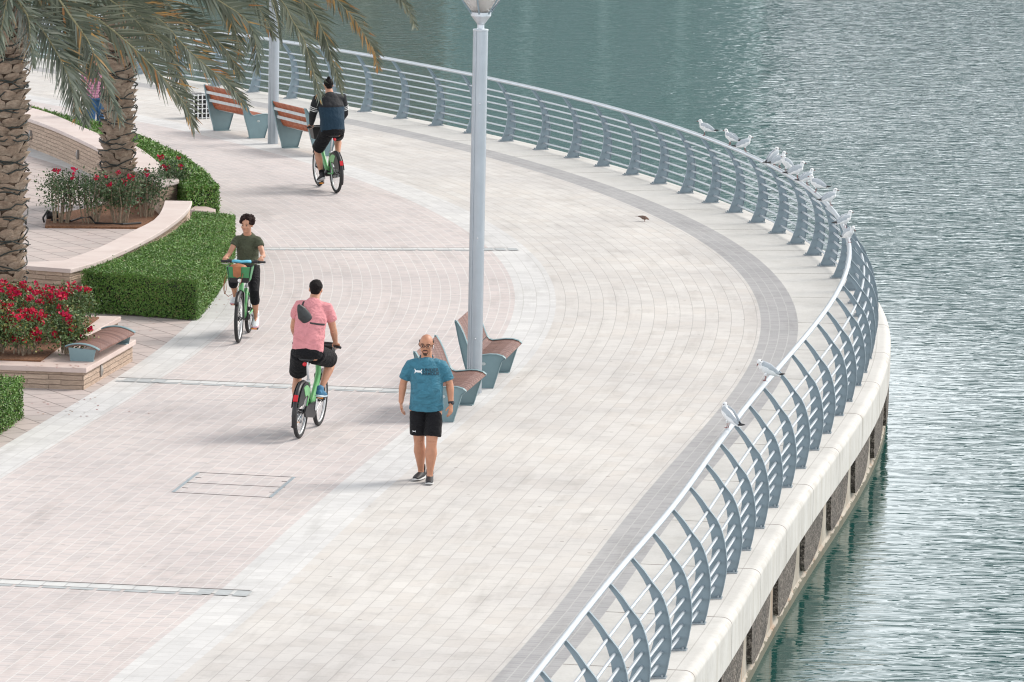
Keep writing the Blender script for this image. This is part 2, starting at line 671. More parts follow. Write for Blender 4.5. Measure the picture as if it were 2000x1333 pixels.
# ------------------------------------------------------------------ quay wall
def quay_mat():
    t = NT('quay_concrete')
    uv = t.n('ShaderNodeTexCoord')
    sep = t.n('ShaderNodeSeparateXYZ')
    t.l(uv.outputs['UV'], sep.inputs[0])
    u = t.math('MODULO', t.math('ADD', sep.outputs['X'], 300 + 0.55), 2.98)
    joint = t.math('LESS_THAN', u, 0.034)
    ob = uv.outputs['Object']
    big = t.noise(0.7, 6, 0.7, ob)
    streak = t.noise(1.0, 4, 0.7, t.scaled(uv.outputs['UV'], (3.5, 0.35, 1)))
    col = t.ramp(big, [(0.25, (0.47, 0.46, 0.44)), (0.55, (0.575, 0.565, 0.545))])
    col = t.mix(t.math('GREATER_THAN', sep.outputs['Y'], 2.42), col, t.mix(1.0, col, t.ramp(streak, [(0.3, (0.80, 0.775, 0.73)), (0.55, (1, 1, 1))]), 'MULTIPLY'))
    fine = t.noise(30, 4, 0.7, ob)
    patchy = t.noise(3.0, 5, 0.75, ob)
    col = t.mix(1.0, col, t.ramp(patchy, [(0.3, (0.90, 0.895, 0.885)), (0.5, (1,) * 3)]), 'MULTIPLY')
    col = t.mix(1.0, col, t.ramp(fine, [(0.3, (0.93,) * 3), (0.6, (1,) * 3)]), 'MULTIPLY')
    crease = t.math('LESS_THAN', t.math('ABSOLUTE', t.math('SUBTRACT', sep.outputs['Y'], 2.25)), 0.006)
    j = t.math('MAXIMUM', joint, t.math('MULTIPLY', crease, 0.35))
    col = t.mix(t.math('MULTIPLY', j, 0.85), col, (0.17, 0.15, 0.135))
    t.l(col, t.b.inputs['Base Color'])
    t.b.inputs['Roughness'].default_value = 0.8
    t.b.inputs['Specular IOR Level'].default_value = 0.25
    t.bump(t.math('SUBTRACT', t.math('MULTIPLY', fine, 0.4), j), 0.4, 0.006)
    return t.mat


def wall_mat():
    t = NT('stained_quay_concrete')
    ob = t.coord('Object')
    uv = t.coord('UV')
    col = t.ramp(t.noise(1.2, 6, 0.7, ob), [(0.3, (0.27, 0.24, 0.195)), (0.65, (0.42, 0.385, 0.33))])
    st = t.noise(1.0, 5, 0.6, t.scaled(uv, (2.2, 0.25, 1)))
    col = t.mix(t.ramp(st, [(0.52, (0, 0, 0)), (0.68, (0.75, 0.75, 0.75))]), col, (0.33, 0.19, 0.11))
    # weed and tide stain along the waterline
    sp3 = t.n('ShaderNodeSeparateXYZ')
    t.l(ob, sp3.inputs[0])
    lv = t.math('ADD', sp3.outputs['Z'], t.math('MULTIPLY', t.noise(4.0, 5, 0.7, ob), 0.16))
    tide = t.math('LESS_THAN', lv, -0.975)
    col = t.mix(t.math('MULTIPLY', tide, 0.8), col, (0.075, 0.075, 0.045))
    t.l(col, t.b.inputs['Base Color'])
    t.b.inputs['Roughness'].default_value = 0.85
    t.bump(t.noise(40, 4, 0.7, ob), 0.4, 0.008)
    return t.mat


def aggregate_mat():
    t = NT('exposed_aggregate')
    ob = t.coord('Object')
    f = t.noise(26, 3, 0.85, ob)
    col = t.ramp(f, [(0.36, (0.022, 0.020, 0.019)), (0.50, (0.095, 0.082, 0.072)), (0.66, (0.36, 0.33, 0.30))])
    t.l(t.mix(1.0, col, t.ramp(t.noise(1.5, 4, 0.6, ob), [(0.3, (0.6,) * 3), (0.7, (1.1, 1.05, 1))]), 'MULTIPLY'), t.b.inputs['Base Color'])
    t.b.inputs['Roughness'].default_value = 0.9
    t.bump(f, 0.8, 0.015)
    return t.mat


WATER_Z = -1.16
quay = thing('quay_wall', 'pale concrete quay edge with rounded lip curving above the water under the railing', 'quay wall', (0, 0, 0))
mb = MB()
prof = [(1.1, 0.0), (0.5, 0.0), (0.0, 0.0), (-0.14, 0.0)] + [(-0.14 - 0.11 * math.sin(math.pi / 2 * k / 10), -0.085 * (1 - math.cos(math.pi / 2 * k / 10))) for k in range(1, 11)] + [(-0.25, -0.47), (-0.16, -0.47)]
ribbon(mb, prof, S0, S1, 0.4)
mb.build('coping', quay_mat(), quay)
mb = MB()
ribbon(mb, [(-0.185, -0.47), (-0.185, -1.03), (-0.215, -1.055), (-0.22, -2.2)], S0, S1, 0.4)
mb.build('lower_wall', wall_mat(), quay)
AGG = aggregate_mat()
PITCH_BAY = 2.98
for k in range(-5, 22):
    sa = k * PITCH_BAY - 0.35
    out = [(0.0, -0.44)]
    n = 14
    out += [(0.015, -0.70), (0.02, -0.85), (0.11, -0.945)]
    for i in range(n + 1):
        w = math.pi * 0.5 * i / n
        out.append((0.24 + 1.85 * math.sin(w) ** 0.9, -0.97 + 0.53 * (1 - math.cos(w)) ** 1.5))
    V, Fc = [], []
    nn = len(out)
    for dd in (-0.17, -0.243):
        for (t_, z_) in out:
            V.append(tuple(q(sa + t_, dd, z_)))
    Fc.append(tuple(range(nn)))
    Fc.append(tuple(range(nn, 2 * nn))[::-1])
    for i in range(nn):
        j = (i + 1) % nn
        Fc.append((i, nn + i, nn + j, j))
    m2 = MB()
    m2.add(V, Fc)
    m2.build('wall_panel', AGG, quay)

# ------------------------------------------------------------------ railing
rail = thing('railing', 'blue grey steel railing with curved fin posts and round bars along the water edge', 'railing', (0, 0, 0))
mb = MB()


def tube_along(mb, d, z, r, s0, s1, n=10, step=0.3):
    ss = np.arange(s0, s1, step)
    V, Fc = [], []
    for s in ss:
        h = heading(s)
        nx, ny = -math.sin(h), math.cos(h)
        c = q(s, d, z)
        for j in range(n):
            w = 2 * math.pi * j / n
            V.append((c.x + nx * r * math.cos(w), c.y + ny * r * math.cos(w), c.z + r * math.sin(w)))
    for i in range(len(ss) - 1):
        for j in range(n):
            k = (j + 1) % n
            Fc.append((i * n + j, i * n + k, (i + 1) * n + k, (i + 1) * n + j))
    mb.add(V, Fc)


RAIL_S0, RAIL_S1 = -10.0, 84.0
HR_D, HR_Z, HR_R = 0.385, 1.20, 0.034
tube_along(mb, HR_D, HR_Z, HR_R, RAIL_S0, RAIL_S1, 14)
mb.build('handrail', ALU, rail, smooth=True)
RAIL_U = [-0.067, -0.036, -0.021, -0.025, -0.05, -0.09, -0.165]
for k, u in enumerate(RAIL_U):
    m2 = MB()
    tube_along(m2, -u, 0.13 + 0.135 * k, 0.0165, RAIL_S0, RAIL_S1)
    m2.build('rail', ALU, rail, smooth=True)

outer = [(0.0, 0.0), (0.022, 0.09), (0.034, 0.16), (0.05, 0.26), (0.055, 0.34), (0.052, 0.43), (0.04, 0.52), (0.024, 0.61), (0.0, 0.70), (-0.03, 0.78), (-0.067, 0.85), (-0.15, 0.95), (-0.235, 1.065), (-0.345, 1.185)]
innr = [(-0.375, 1.17), (-0.30, 1.075), (-0.235, 0.98), (-0.165, 0.85), (-0.135, 0.76), (-0.115, 0.67), (-0.105, 0.6), (-0.10, 0.52), (-0.108, 0.43), (-0.12, 0.34), (-0.15, 0.22), (-0.185, 0.12), (-0.215, 0.05), (-0.24, 0.0)]
mb = MB()
n_o = len(outer)
# local frame: x outward, y along, z up; flat web built from quads between the two outlines
th = 0.011
allp = [(outer[i], innr[n_o - 1 - i]) for i in range(n_o)]
V, Fc = [], []
for (a, b) in allp:
    for y in (-th, th):
        V += [(a[0], y, a[1] + 0.014), (b[0], y, b[1] + 0.014)]
for i in range(n_o - 1):
    A, B = i * 4, (i + 1) * 4
    Fc += [(A, B, B + 1, A + 1), (A + 2, A + 3, B + 3, B + 2), (A, A + 2, B + 2, B), (A + 1, B + 1, B + 3, A + 3)]
Fc += [(0, 1, 3, 2), tuple(k + (n_o - 1) * 4 for k in (0, 2, 3, 1))]
mb.add(V, Fc)
V, Fc = [], []
for i, (a, b) in enumerate(allp):
    w = 0.024
    for dx in (0.001, 0.010):
        for y in (-w, w):
            V.append((a[0] + dx, y, a[1] + 0.014 + dx * 0.3))
for i in range(n_o - 1):
    A, B = i * 4, (i + 1) * 4
    Fc += [(A, A + 1, B + 1, B), (A + 2, B + 2, B + 3, A + 3), (A, B, B + 2, A + 2), (A + 1, A + 3, B + 3, B + 1)]
Fc += [(0, 2, 3, 1), tuple(k + (n_o - 1) * 4 for k in (0, 1, 3, 2))]
mb.add(V, Fc)
post0 = mb.build('post', STEEL, rail)
mb = MB()
mb.box((-0.125, 0, 0.0085), (0.29, 0.11, 0.014))
for bx in (-0.235, -0.02):
    for by in (-0.036, 0.036):
        mb.limb([(bx, by, 0.0155), (bx, by, 0.038)], 0.011, n=8)
plate0 = mb.build('base_plate', plain('steel_plate', (0.27, 0.31, 0.34), 0.5, 0.2), post0)
meas = [sd_of(p)[0] for p in _pts[:16]] + [sd_of(p)[0] for p in _pts[16:34]]
post_s = [meas[0] - 1.49 * k for k in range(5, 0, -1)] + meas[:11]
post_s.append(meas[10] + 1.42)
post_s += meas[11:16]
gap = meas[16] - meas[15]
post_s += [meas[15] + gap * k / 7 for k in range(1, 7)]
post_s += meas[16:33]
post_s += [post_s[-1] + 1.49 * k for k in range(1, 19)]
for i, s in enumerate(post_s):
    if i == 0:
        o, pl = post0, plate0
    else:
        o = post0.copy()
        COL.objects.link(o)
        o.parent = rail
        pl = plate0.copy()
        COL.objects.link(pl)
        pl.parent = o
    o.location = q(s, 0)
    o.rotation_euler = (0, 0, heading(s) - math.pi / 2)


# ------------------------------------------------------------------ water
def water_mat():
    t = NT('marina_water')
    ob = t.coord('Object')
    a = t.noise(1.0, 2, 0.5, t.scaled(ob, (1.45, 3.8, 1)), 0.6)
    b = t.noise(1.0, 2, 0.5, t.scaled(ob, (0.45, 1.25, 1)), 0.6)
    d = t.noise(1.0, 2, 0.5, t.scaled(ob, (3.6, 7.8, 1)), 0.3)
    c = t.noise(1.0, 3, 0.5, t.scaled(ob, (0.05, 0.09, 1)), 0.6)
    a2 = t.math('SUBTRACT', 1.0, t.math('ABSOLUTE', t.math('MULTIPLY', t.math('SUBTRACT', a, 0.5), 4.0)))
    h = t.math('ADD', a2, t.math('MULTIPLY', b, 1.6))
    h = t.math('ADD', h, t.math('MULTIPLY', d, 0.45))
    h = t.math('MULTIPLY', h, t.math('ADD', 0.45, t.math('MULTIPLY', c, 1.1)))
    # water sheltered by the quay lies calmer
    sh = t.n('ShaderNodeAttribute', attribute_name='shelter')
    h = t.math('MULTIPLY', h, t.math('SUBTRACT', 1.0, sh.outputs['Fac']))
    t.bump(h, 1.0, 0.0145)
    t.b.inputs['Base Color'].default_value = (0.006, 0.066, 0.060, 1)
    t.b.inputs['Roughness'].default_value = 0.03
    t.b.inputs['IOR'].default_value = 1.5
    return t.mat


mb = MB()
mb.add([(-700, 20, WATER_Z), (700, 20, WATER_Z), (700, 1500, WATER_Z), (-700, 1500, WATER_Z)], [(0, 1, 2, 3)])
wo_ = mb.build('water', water_mat())
structure(wo_)
# the sheet next to the wall is the same water, 4 mm higher, carrying how sheltered each point is
dd = [0.1, -0.25, -0.8, -1.5, -2.5, -3.5, -4.5, -5.5, -6.5, -8.0, -10.0]
ss_ = np.arange(S0, S1, 0.5)
V, Fc, sv_ = [], [], []
for s in ss_:
    for d in dd:
        p_ = q(s, d, WATER_Z + 0.004)
        V.append(tuple(p_))
        k_ = min(1.0, max(0.0, (-d - 0.2) / 3.6))
        sv_.append(0.72 * (1 - k_ * k_ * (3 - 2 * k_)))
nd_ = len(dd)
for i in range(len(ss_) - 1):
    for j in range(nd_ - 1):
        Fc.append((i * nd_ + j, i * nd_ + j + 1, (i + 1) * nd_ + j + 1, (i + 1) * nd_ + j))
m2 = MB()
m2.add(V, Fc)
w2_ = m2.build('water', wo_.data.materials[0])
at_ = w2_.data.attributes.new('shelter', 'FLOAT', 'POINT')
at_.data.foreach_set('value', sv_)
structure(w2_)
# ------------------------------------------------------------------ street lamps
def make_lamp():
    root = thing('street_lamp', 'tall silver grooved lamp post with glass cone lantern, standing beside the wooden benches', 'street lamp', at(926, 768))
    mb = MB()
    n, R = 64, 0.1
    prof = []
    for i in range(n):
        w = 2 * math.pi * i / n
        a = (math.degrees(w) + 360 + 75) % 120 - 60     # three pairs of grooves
        r = R
        if 9 <= abs(a) <= 13:
            r = R * 0.88
        elif abs(a) < 9:
            r = R * 0.985
        prof.append((r * math.cos(w), r * math.sin(w)))
    zs = [0.0, 0.6, 1.5, 2.5, 3.6, 4.860]
    V = [(x, y, z) for z in zs for x, y in prof]
    Fc = []
    for i in range(len(zs) - 1):
        for j in range(n):
            k = (j + 1) % n
            Fc.append((i * n + j, i * n + k, (i + 1) * n + k, (i + 1) * n + j))
    Fc.append(tuple((len(zs) - 1) * n + j for j in range(n)))
    mb.add(V, Fc)
    mb.build('pole', POLE, root)
    mb = MB()
    mb.lathe([(0.0, 4.861), (0.102, 4.861), (0.104, 4.875), (0.1, 4.885), (0.05, 4.886), (0.047, 4.895), (0.047, 4.940), (0.052, 4.952), (0.128, 5.055), (0.135, 5.060), (0.137, 5.108), (0.127, 5.112), (0.03, 5.112)], 32)
    mb.build('collar', ALU, root, smooth=False)
    mb = MB()
    mb.lathe([(0.122, 5.114), (0.36, 5.420), (0.40, 5.500), (0.40, 5.740), (0.385, 5.740), (0.385, 5.500), (0.345, 5.425), (0.108, 5.114)], 40)
    g = NT('lantern_glass')
    g.b.inputs['Base Color'].default_value = (0.8, 0.79, 0.78, 1)
    g.b.inputs['Roughness'].default_value = 0.25
    g.b.inputs['Transmission Weight'].default_value = 0.55
    g.b.inputs['Alpha'].default_value = 0.75
    mb.build('lantern_glass', g.mat, root, smooth=True)
    mb = MB()
    for k in range(6):
        w = math.radians(60 * k + 20)
        mb.limb([(0.134 * math.cos(w), 0.134 * math.sin(w), 5.090), (0.372 * math.cos(w), 0.372 * math.sin(w), 5.420), (0.41 * math.cos(w), 0.41 * math.sin(w), 5.520), (0.41 * math.cos(w), 0.41 * math.sin(w), 5.740)], (0.011, 0.008), n=6)
    mb.lathe([(0.3, 5.740), (0.42, 5.740), (0.40, 5.800), (0.12, 5.920), (0.02, 5.940)], 32)
    mb.build('lantern_frame', STEEL, root)
    mb = MB()
    mb.lathe([(0.0, 5.113), (0.085, 5.113), (0.085, 5.225), (0.07, 5.230), (0.035, 5.235), (0.035, 5.290), (0.05, 5.310), (0.05, 5.490), (0.0, 5.520)], 24)
    for k in range(4):
        w = math.radians(90 * k + 15)
        mb.limb([(0.075 * math.cos(w), 0.075 * math.sin(w), 5.220), (0.075 * math.cos(w), 0.075 * math.sin(w), 5.640)], 0.006, n=6)
    mb.build('lamp_holder', plain('porcelain', (0.6, 0.52, 0.44), 0.4), root)
    for z in (0.75, 2.1, 3.9):
        mb = MB()
        w = math.radians(-75 - 11)
        mb.ell((0.098 * math.cos(w), 0.098 * math.sin(w), z), (0.012, 0.012, 0.012), n=8, m=6)
        mb.build('bolt', CHROME, root)
    return root


lamp = make_lamp()
lamp2 = copy_thing(lamp, at(533, 281), 0.0, 'farther silver lamp post rising into the palm fronds between two far benches')


# ------------------------------------------------------------------ benches
def wood_mat(name, a, b):
    t = NT(name)
    ob = t.coord('Object')
    g = t.n('ShaderNodeNewGeometry')
    c = t.ramp(g.outputs['Random Per Island'], [(0.0, a), (1.0, b)])
    c = t.mix(1.0, c, t.ramp(t.noise(1.0, 4, 0.6, t.scaled(ob, (6, 60, 6))), [(0.3, (0.75,) * 3), (0.7, (1.15,) * 3)]), 'MULTIPLY')
    t.l(c, t.b.inputs['Base Color'])
    t.b.inputs['Roughness'].default_value = 0.42
    return t.mat


WOOD = wood_mat('bench_slat_wood', (0.17, 0.075, 0.055), (0.30, 0.16, 0.125))
WOOD_RED = wood_mat('bench_slat_wood_red', (0.36, 0.09, 0.035), (0.46, 0.15, 0.07))
BENCH_STEEL = plain('bench_steel', (0.185, 0.275, 0.30), 0.45, 0.1, 0.08, 4)

# seat profile, x forward (0 = front lip), z up
SEATP = [(0.0, 0.405), (-0.04, 0.435), (-0.12, 0.455), (-0.22, 0.455), (-0.32, 0.44), (-0.40, 0.43), (-0.45, 0.445), (-0.48, 0.48)]
BACKP = [(-0.485, 0.49), (-0.515, 0.56), (-0.545, 0.64), (-0.58, 0.73), (-0.625, 0.82), (-0.675, 0.895)]
BL = 1.62


def make_bench(label, wood):
    root = thing('park_bench', label, 'bench', (0, 0, 0), 0, 'slatted benches facing the water')

    def slats(prof, nm, th=0.022):
        mb = MB()
        n = 27
        for i in range(n):
            y = 0.06 + (BL - 0.12) * i / (n - 1)
            w = 0.019
            V, Fc = [], []
            k = len(prof)
            for j, (x, z) in enumerate(prof):
                a, b = prof[max(j - 1, 0)], prof[min(j + 1, k - 1)]
                tx, tz = b[0] - a[0], b[1] - a[1]
                L = math.hypot(tx, tz)
                nx, nz = -tz / L * th, tx / L * th
                if nz > 0 and nm == 'seat':
                    nx, nz = -nx, -nz
                if nm == 'backrest' and nx > 0:
                    nx, nz = -nx, -nz
                V += [(x, y - w, z), (x, y + w, z), (x + nx, y - w, z + nz), (x + nx, y + w, z + nz)]
            for j in range(k - 1):
                A, B = j * 4, j * 4 + 4
                Fc += [(A, A + 1, B + 1, B), (A + 2, B + 2, B + 3, A + 3), (A, B, B + 2, A + 2), (A + 1, A + 3, B + 3, B + 1)]
            Fc += [(0, 2, 3, 1), ((k - 1) * 4, (k - 1) * 4 + 1, (k - 1) * 4 + 3, (k - 1) * 4 + 2)]
            mb.add(V, Fc)
        mb.build(nm, wood, root)
    slats(SEATP, 'seat')
    slats(BACKP, 'backrest')
    side = [(x, z) for x, z in SEATP] + BACKP + [(-0.70, 0.915), (-0.705, 0.88), (-0.64, 0.62), (-0.575, 0.36), (-0.50, 0.12), (-0.475, 0.0), (-0.165, 0.0), (-0.11, 0.18), (-0.055, 0.36)]
    for y in (0.02, BL - 0.02):
        mb = MB()
        mb.extrude([(x, y, z) for x, z in side], (0, 1, 0), 0.012)
        rim = [(x, z + 0.004) for x, z in SEATP] + BACKP
        mb.limb([(x + 0.0, y, z + 0.006) for x, z in rim], (0.036, 0.009), hint=(0, 1, 0), n=8)
        # turned-in flange at the foot and along the edges
        mb.box((-0.32, y + (0.05 if y < 1 else -0.05), 0.006), (0.31, 0.11, 0.012))
        edge_f = [(-0.165, 0.0), (-0.11, 0.18), (-0.055, 0.36), (0.0, 0.405)]
        edge_b = [(-0.475, 0.0), (-0.50, 0.12), (-0.575, 0.36), (-0.64, 0.62), (-0.70, 0.90)]
        for e in (edge_f, edge_b):
            mb.limb([(x, y, z + 0.002) for x, z in e], (0.03, 0.006), hint=(0, 1, 0), n=8)
        mb.build('leg', BENCH_STEEL, root)
    for (x, z, ax, az) in ((-0.66, 0.76, -0.4, 0.1), (-0.595, 0.60, -0.3, 0.1), (-0.12, 0.415, 0, 0), (-0.36, 0.40, 0, 0)):
        mb = MB()
        mb.box((x, BL / 2, z), (0.012 if x < -0.5 else 0.05, BL - 0.056, 0.055 if x < -0.5 else 0.012))
        mb.build('crossbar', plain('crossbar_paint', (0.5, 0.53, 0.54), 0.5), root)
    mb = MB()
    mb.limb([(-0.30, 0.006, 0.33), (-0.30, 0.012, 0.33)], (0.03, 0.022), n=12)
    mb.build('badge', plain('badge_metal', (0.45, 0.5, 0.5), 0.5), root)
    return root


def place_bench(o, px, py, dz=0.0):
    """px, py = pixel of the foot of the near leg's front edge"""
    p = at(px, py)
    s, d = sd_of(p)
    h = heading(s + BL * 0.5)
    # local +x (forward) points to the water, local +y along the quay
    rz = h - math.pi / 2
    off = Matrix.Rotation(rz, 3, 'Z') @ Vector((-0.165, 0.02, 0))
    o.location = p - off
    o.rotation_euler = (0, 0, rz)


b1 = make_bench('brown slatted bench with grey steel ends, directly beside the near lamp post', WOOD)
place_bench(b1, 963, 759)
b2 = copy_thing(b1, (0, 0, 0), 0, 'brown slatted bench partly hidden behind the walking man in a blue shirt')
place_bench(b2, 885, 825)
b3 = make_bench('orange red slatted bench seen from behind, beside the cyclist in dark blue', WOOD_RED)
b4 = copy_thing(b3, (0, 0, 0), 0, 'farthest orange red slatted bench seen from behind, under the palm frond tips')
place_bench(b3, 604, 308)
place_bench(b4, 522, 272)
for b, (px, py) in ((b3, (566, 289)), (b4, (432, 255))):
    s, d = sd_of(at(px, py))
    h = heading(s) - math.pi / 2
    # far leg: put its foot at the pixel
    off = Matrix.Rotation(h, 3, 'Z') @ Vector((-0.32, BL - 0.02, 0))
    b.location = at(px, py) - off
    b.rotation_euler = (0, 0, h)


# ------------------------------------------------------------------ stone walls and planter
def stone_mat():
    t = NT('split_stone_courses')
    uv = t.coord('UV')
    br = t.n('ShaderNodeTexBrick')
    br.offset = 0.37
    for k, x in (('Scale', 1.0), ('Mortar Size', 0.006), ('Mortar Smooth', 0.5), ('Bias', 0.0), ('Brick Width', 0.46), ('Row Height', 0.068)):
        br.inputs[k].default_value = x
    br.inputs['Color1'].default_value = (0.56, 0.435, 0.345, 1)
    br.inputs['Color2'].default_value = (0.47, 0.36, 0.285, 1)
    br.inputs['Mortar'].default_value = (0.34, 0.26, 0.205, 1)
    nz = t.n('ShaderNodeTexNoise', Scale=5.0, Detail=4.0)
    t.l(uv, nz.inputs['Vector'])
    off = t.n('ShaderNodeVectorMath', operation='MULTIPLY_ADD')
    t.l(nz.outputs['Color'], off.inputs[0])
    off.inputs[1].default_value = (0.02, 0.025, 0)
    t.l(uv, off.inputs[2])
    t.l(off.outputs[0], br.inputs['Vector'])
    ro = t.noise(1.0, 6, 0.75, t.scaled(uv, (7, 30, 1)))
    c = t.mix(1.0, br.outputs['Color'], t.ramp(ro, [(0.3, (0.72, 0.70, 0.68)), (0.6, (1.1, 1.08, 1.06))]), 'MULTIPLY')
    t.l(c, t.b.inputs['Base Color'])
    t.b.inputs['Roughness'].default_value = 0.9
    t.bump(t.math('SUBTRACT', ro, t.math('MULTIPLY', br.outputs['Fac'], 0.8)), 1.0, 0.03)
    return t.mat


def coping_mat(name, a, b):
    t = NT(name)
    ob = t.coord('Object')
    c = t.ramp(t.noise(1.4, 6, 0.7, ob), [(0.3, a), (0.65, b)])
    sep = t.n('ShaderNodeSeparateXYZ')
    t.l(ob, sep.inputs[0])
    j = t.math('LESS_THAN', t.math('MODULO', t.math('ADD', sep.outputs['Y'], 500), 0.62), 0.012)
    c = t.mix(t.math('MULTIPLY', j, 0.3), c, (0.2, 0.14, 0.12))
    t.l(c, t.b.inputs['Base Color'])
    t.b.inputs['Roughness'].default_value = 0.6
    t.bump(t.noise(40, 3, 0.7, ob), 0.15, 0.004)
    return t.mat


STONE = stone_mat()
COPE = coping_mat('pink_stone_coping', (0.47, 0.37, 0.335), (0.57, 0.47, 0.43))
COPE_PALE = coping_mat('pale_stone_coping', (0.52, 0.43, 0.40), (0.61, 0.53, 0.50))
SOIL = plain('bark_mulch', (0.20, 0.095, 0.05), 0.95, 0, 0.45, 30, 0.8, 60, 0.03)


def inset(poly, d):
    """shrink a counter-clockwise polygon by d"""
    n = len(poly)
    out = []
    for i in range(n):
        a, b, c = [np.array(poly[k % n], float) for k in (i - 1, i, i + 1)]
        e1, e2 = b - a, c - b
        e1, e2 = e1 / (np.linalg.norm(e1) + 1e-9), e2 / (np.linalg.norm(e2) + 1e-9)
        n1, n2 = np.array((-e1[1], e1[0])), np.array((-e2[1], e2[0]))
        m = n1 + n2
        m = m / max(0.6, np.linalg.norm(m))
        k = d / max(0.5, float(m @ n1))
        out.append(tuple(b + m * k))
    return out


def ccw(poly):
    a = sum(poly[i][0] * poly[(i + 1) % len(poly)][1] - poly[(i + 1) % len(poly)][0] * poly[i][1] for i in range(len(poly)))
    return poly if a > 0 else poly[::-1]


def wall_thing(name, label, cat, poly, h, cope_h=0.06, cope=COPE_PALE, over=0.03):
    poly = ccw(poly)
    root = thing(name, label, cat, (0, 0, 0))
    m1 = MB()
    m1.prism(inset(poly, over), -0.05, h - cope_h)
    m1.build('stone_face', STONE, root)
    m2 = MB()
    m2.prism(poly, h - cope_h, h)
    m2.build('coping', cope, root, auto=0.008)
    return root


# curved wall behind the clipped hedge
W2H = 0.65
w2_out = [at(x, y, W2H) for x, y in ((138, 526), (185, 513), (240, 490), (300, 460), (345, 430), (368, 408), (375, 393))]
w2_in = [at(x, y, W2H) for x, y in ((322, 392), (316, 410), (300, 430), (255, 453), (190, 485), (124, 509))]
poly = [(-8.6, 82.75), (-7.2, 82.2)] + smooth_line(w2_out, 0.5) + smooth_line(w2_in, 0.5) + [(-7.2, 82.62), (-8.6, 83.2)]
wall_thing('garden_wall', 'low curved stone wall with pink coping running along the large clipped hedge', 'wall', [tuple(p[:2]) for p in poly], W2H)
# far wall
W1H = 0.55
w1_f = [at(x, y, W1H) for x, y in ((-60, 198), (0, 215), (50, 230), (100, 248), (150, 270), (195, 292), (240, 315), (290, 345), (312, 362))]
w1_b = [at(x, y, W1H) for x, y in ((350, 352), (325, 330), (265, 285), (195, 262), (100, 222), (50, 208), (-60, 178))]
poly = smooth_line(w1_f, 0.6) + smooth_line(w1_b, 0.6)
w1 = wall_thing('garden_wall', 'far stone wall with pale coping curving behind the palm trunk with leaning fronds', 'wall', [tuple(p[:2]) for p in poly], W1H)
for px, py in ((61, 262), (151, 292)):
    mb = MB()
    p = at_depth(px, py, at(px, py - 15, W1H - 0.2).y + 0.5)
    i = min(range(len(w1_f) - 1), key=lambda k: abs(to_px(w1_f[k])[0] - px))
    t_ = (w1_f[i + 1] - w1_f[i]).normalized()
    nrm = Vector((t_.y, -t_.x, 0))
    base = w1_f[i] + t_ * ((px - to_px(w1_f[i])[0]) / 105.0 / max(0.2, abs(t_.x)))
    c = Vector((base.x, base.y, W1H - 0.30)) + nrm * -0.02
    mb.limb([c - nrm * 0.02, c + nrm * 0.026], (0.05, 0.09), hint=tuple(t_), n=16)
    mb.build('wall_light', plain('wall_light_metal', (0.26, 0.24, 0.23), 0.5, 0.3), w1)
# small rounded wall end between the two hedges
e_poly = [at(x, y, 0.22) for x, y in ((370, 410), (420, 414), (421, 409), (405, 404), (380, 403))]
wall_thing('garden_wall', 'short low rounded pink stone wall end between the two clipped hedges', 'wall', [tuple(p[:2]) for p in e_poly], 0.22, 0.05, COPE, 0.01)

# planter with the backless bench on it
PH = 0.30
pa, pb = at(168, 763), at(263, 707)
e1 = (pb - pa).normalized()
left = (at(0, 757) - pa).normalized()
P_fr, P_br = pa, pb
P_fl = pa + left * 3.6
P_bl = P_fl + e1 * 3.4
P_br2 = pb + e1 * 0.08
pl_poly = ccw([tuple(p[:2]) for p in (P_fl, P_fr, P_br2, P_br2 + left * 0.75, pa + e1 * 5.2 + left * 0.75, pa + e1 * 5.2 + left * 3.6)])
planter = thing('planter', 'low raised stone planter with pink coping holding the red flowering shrubs', 'planter', (0, 0, 0))
m1 = MB()
m1.prism(inset(pl_poly, 0.04), -0.05, PH - 0.065)
m1.build('stone_face', STONE, planter)
inner_p = [tuple((pa + e1 * a + left * b)[:2]) for a, b in ((0.42, 0.72), (4.9, 1.0), (4.9, 3.4), (0.42, 3.4))]
m2 = MB()
m2.prism(pl_poly, PH - 0.065, PH)
m2.build('coping', COPE, planter, auto=0.008)
m3 = MB()
m3.prism(ccw(inner_p), PH + 0.002, PH + 0.025)
m3.build('soil', SOIL, planter)
m4 = MB()
cl = at(213, 722, 0.15)
nr = Vector((e1.y, -e1.x, 0))
cw = pa + e1 * ((cl - pa).dot(e1)) + Vector((0, 0, 0.13))
m4.limb([cw - nr * 0.05, cw + nr * -0.022], (0.05, 0.085), hint=tuple(e1), n=16)
m4.build('wall_light', plain('planter_light_metal', (0.3, 0.28, 0.26), 0.5, 0.3), planter)

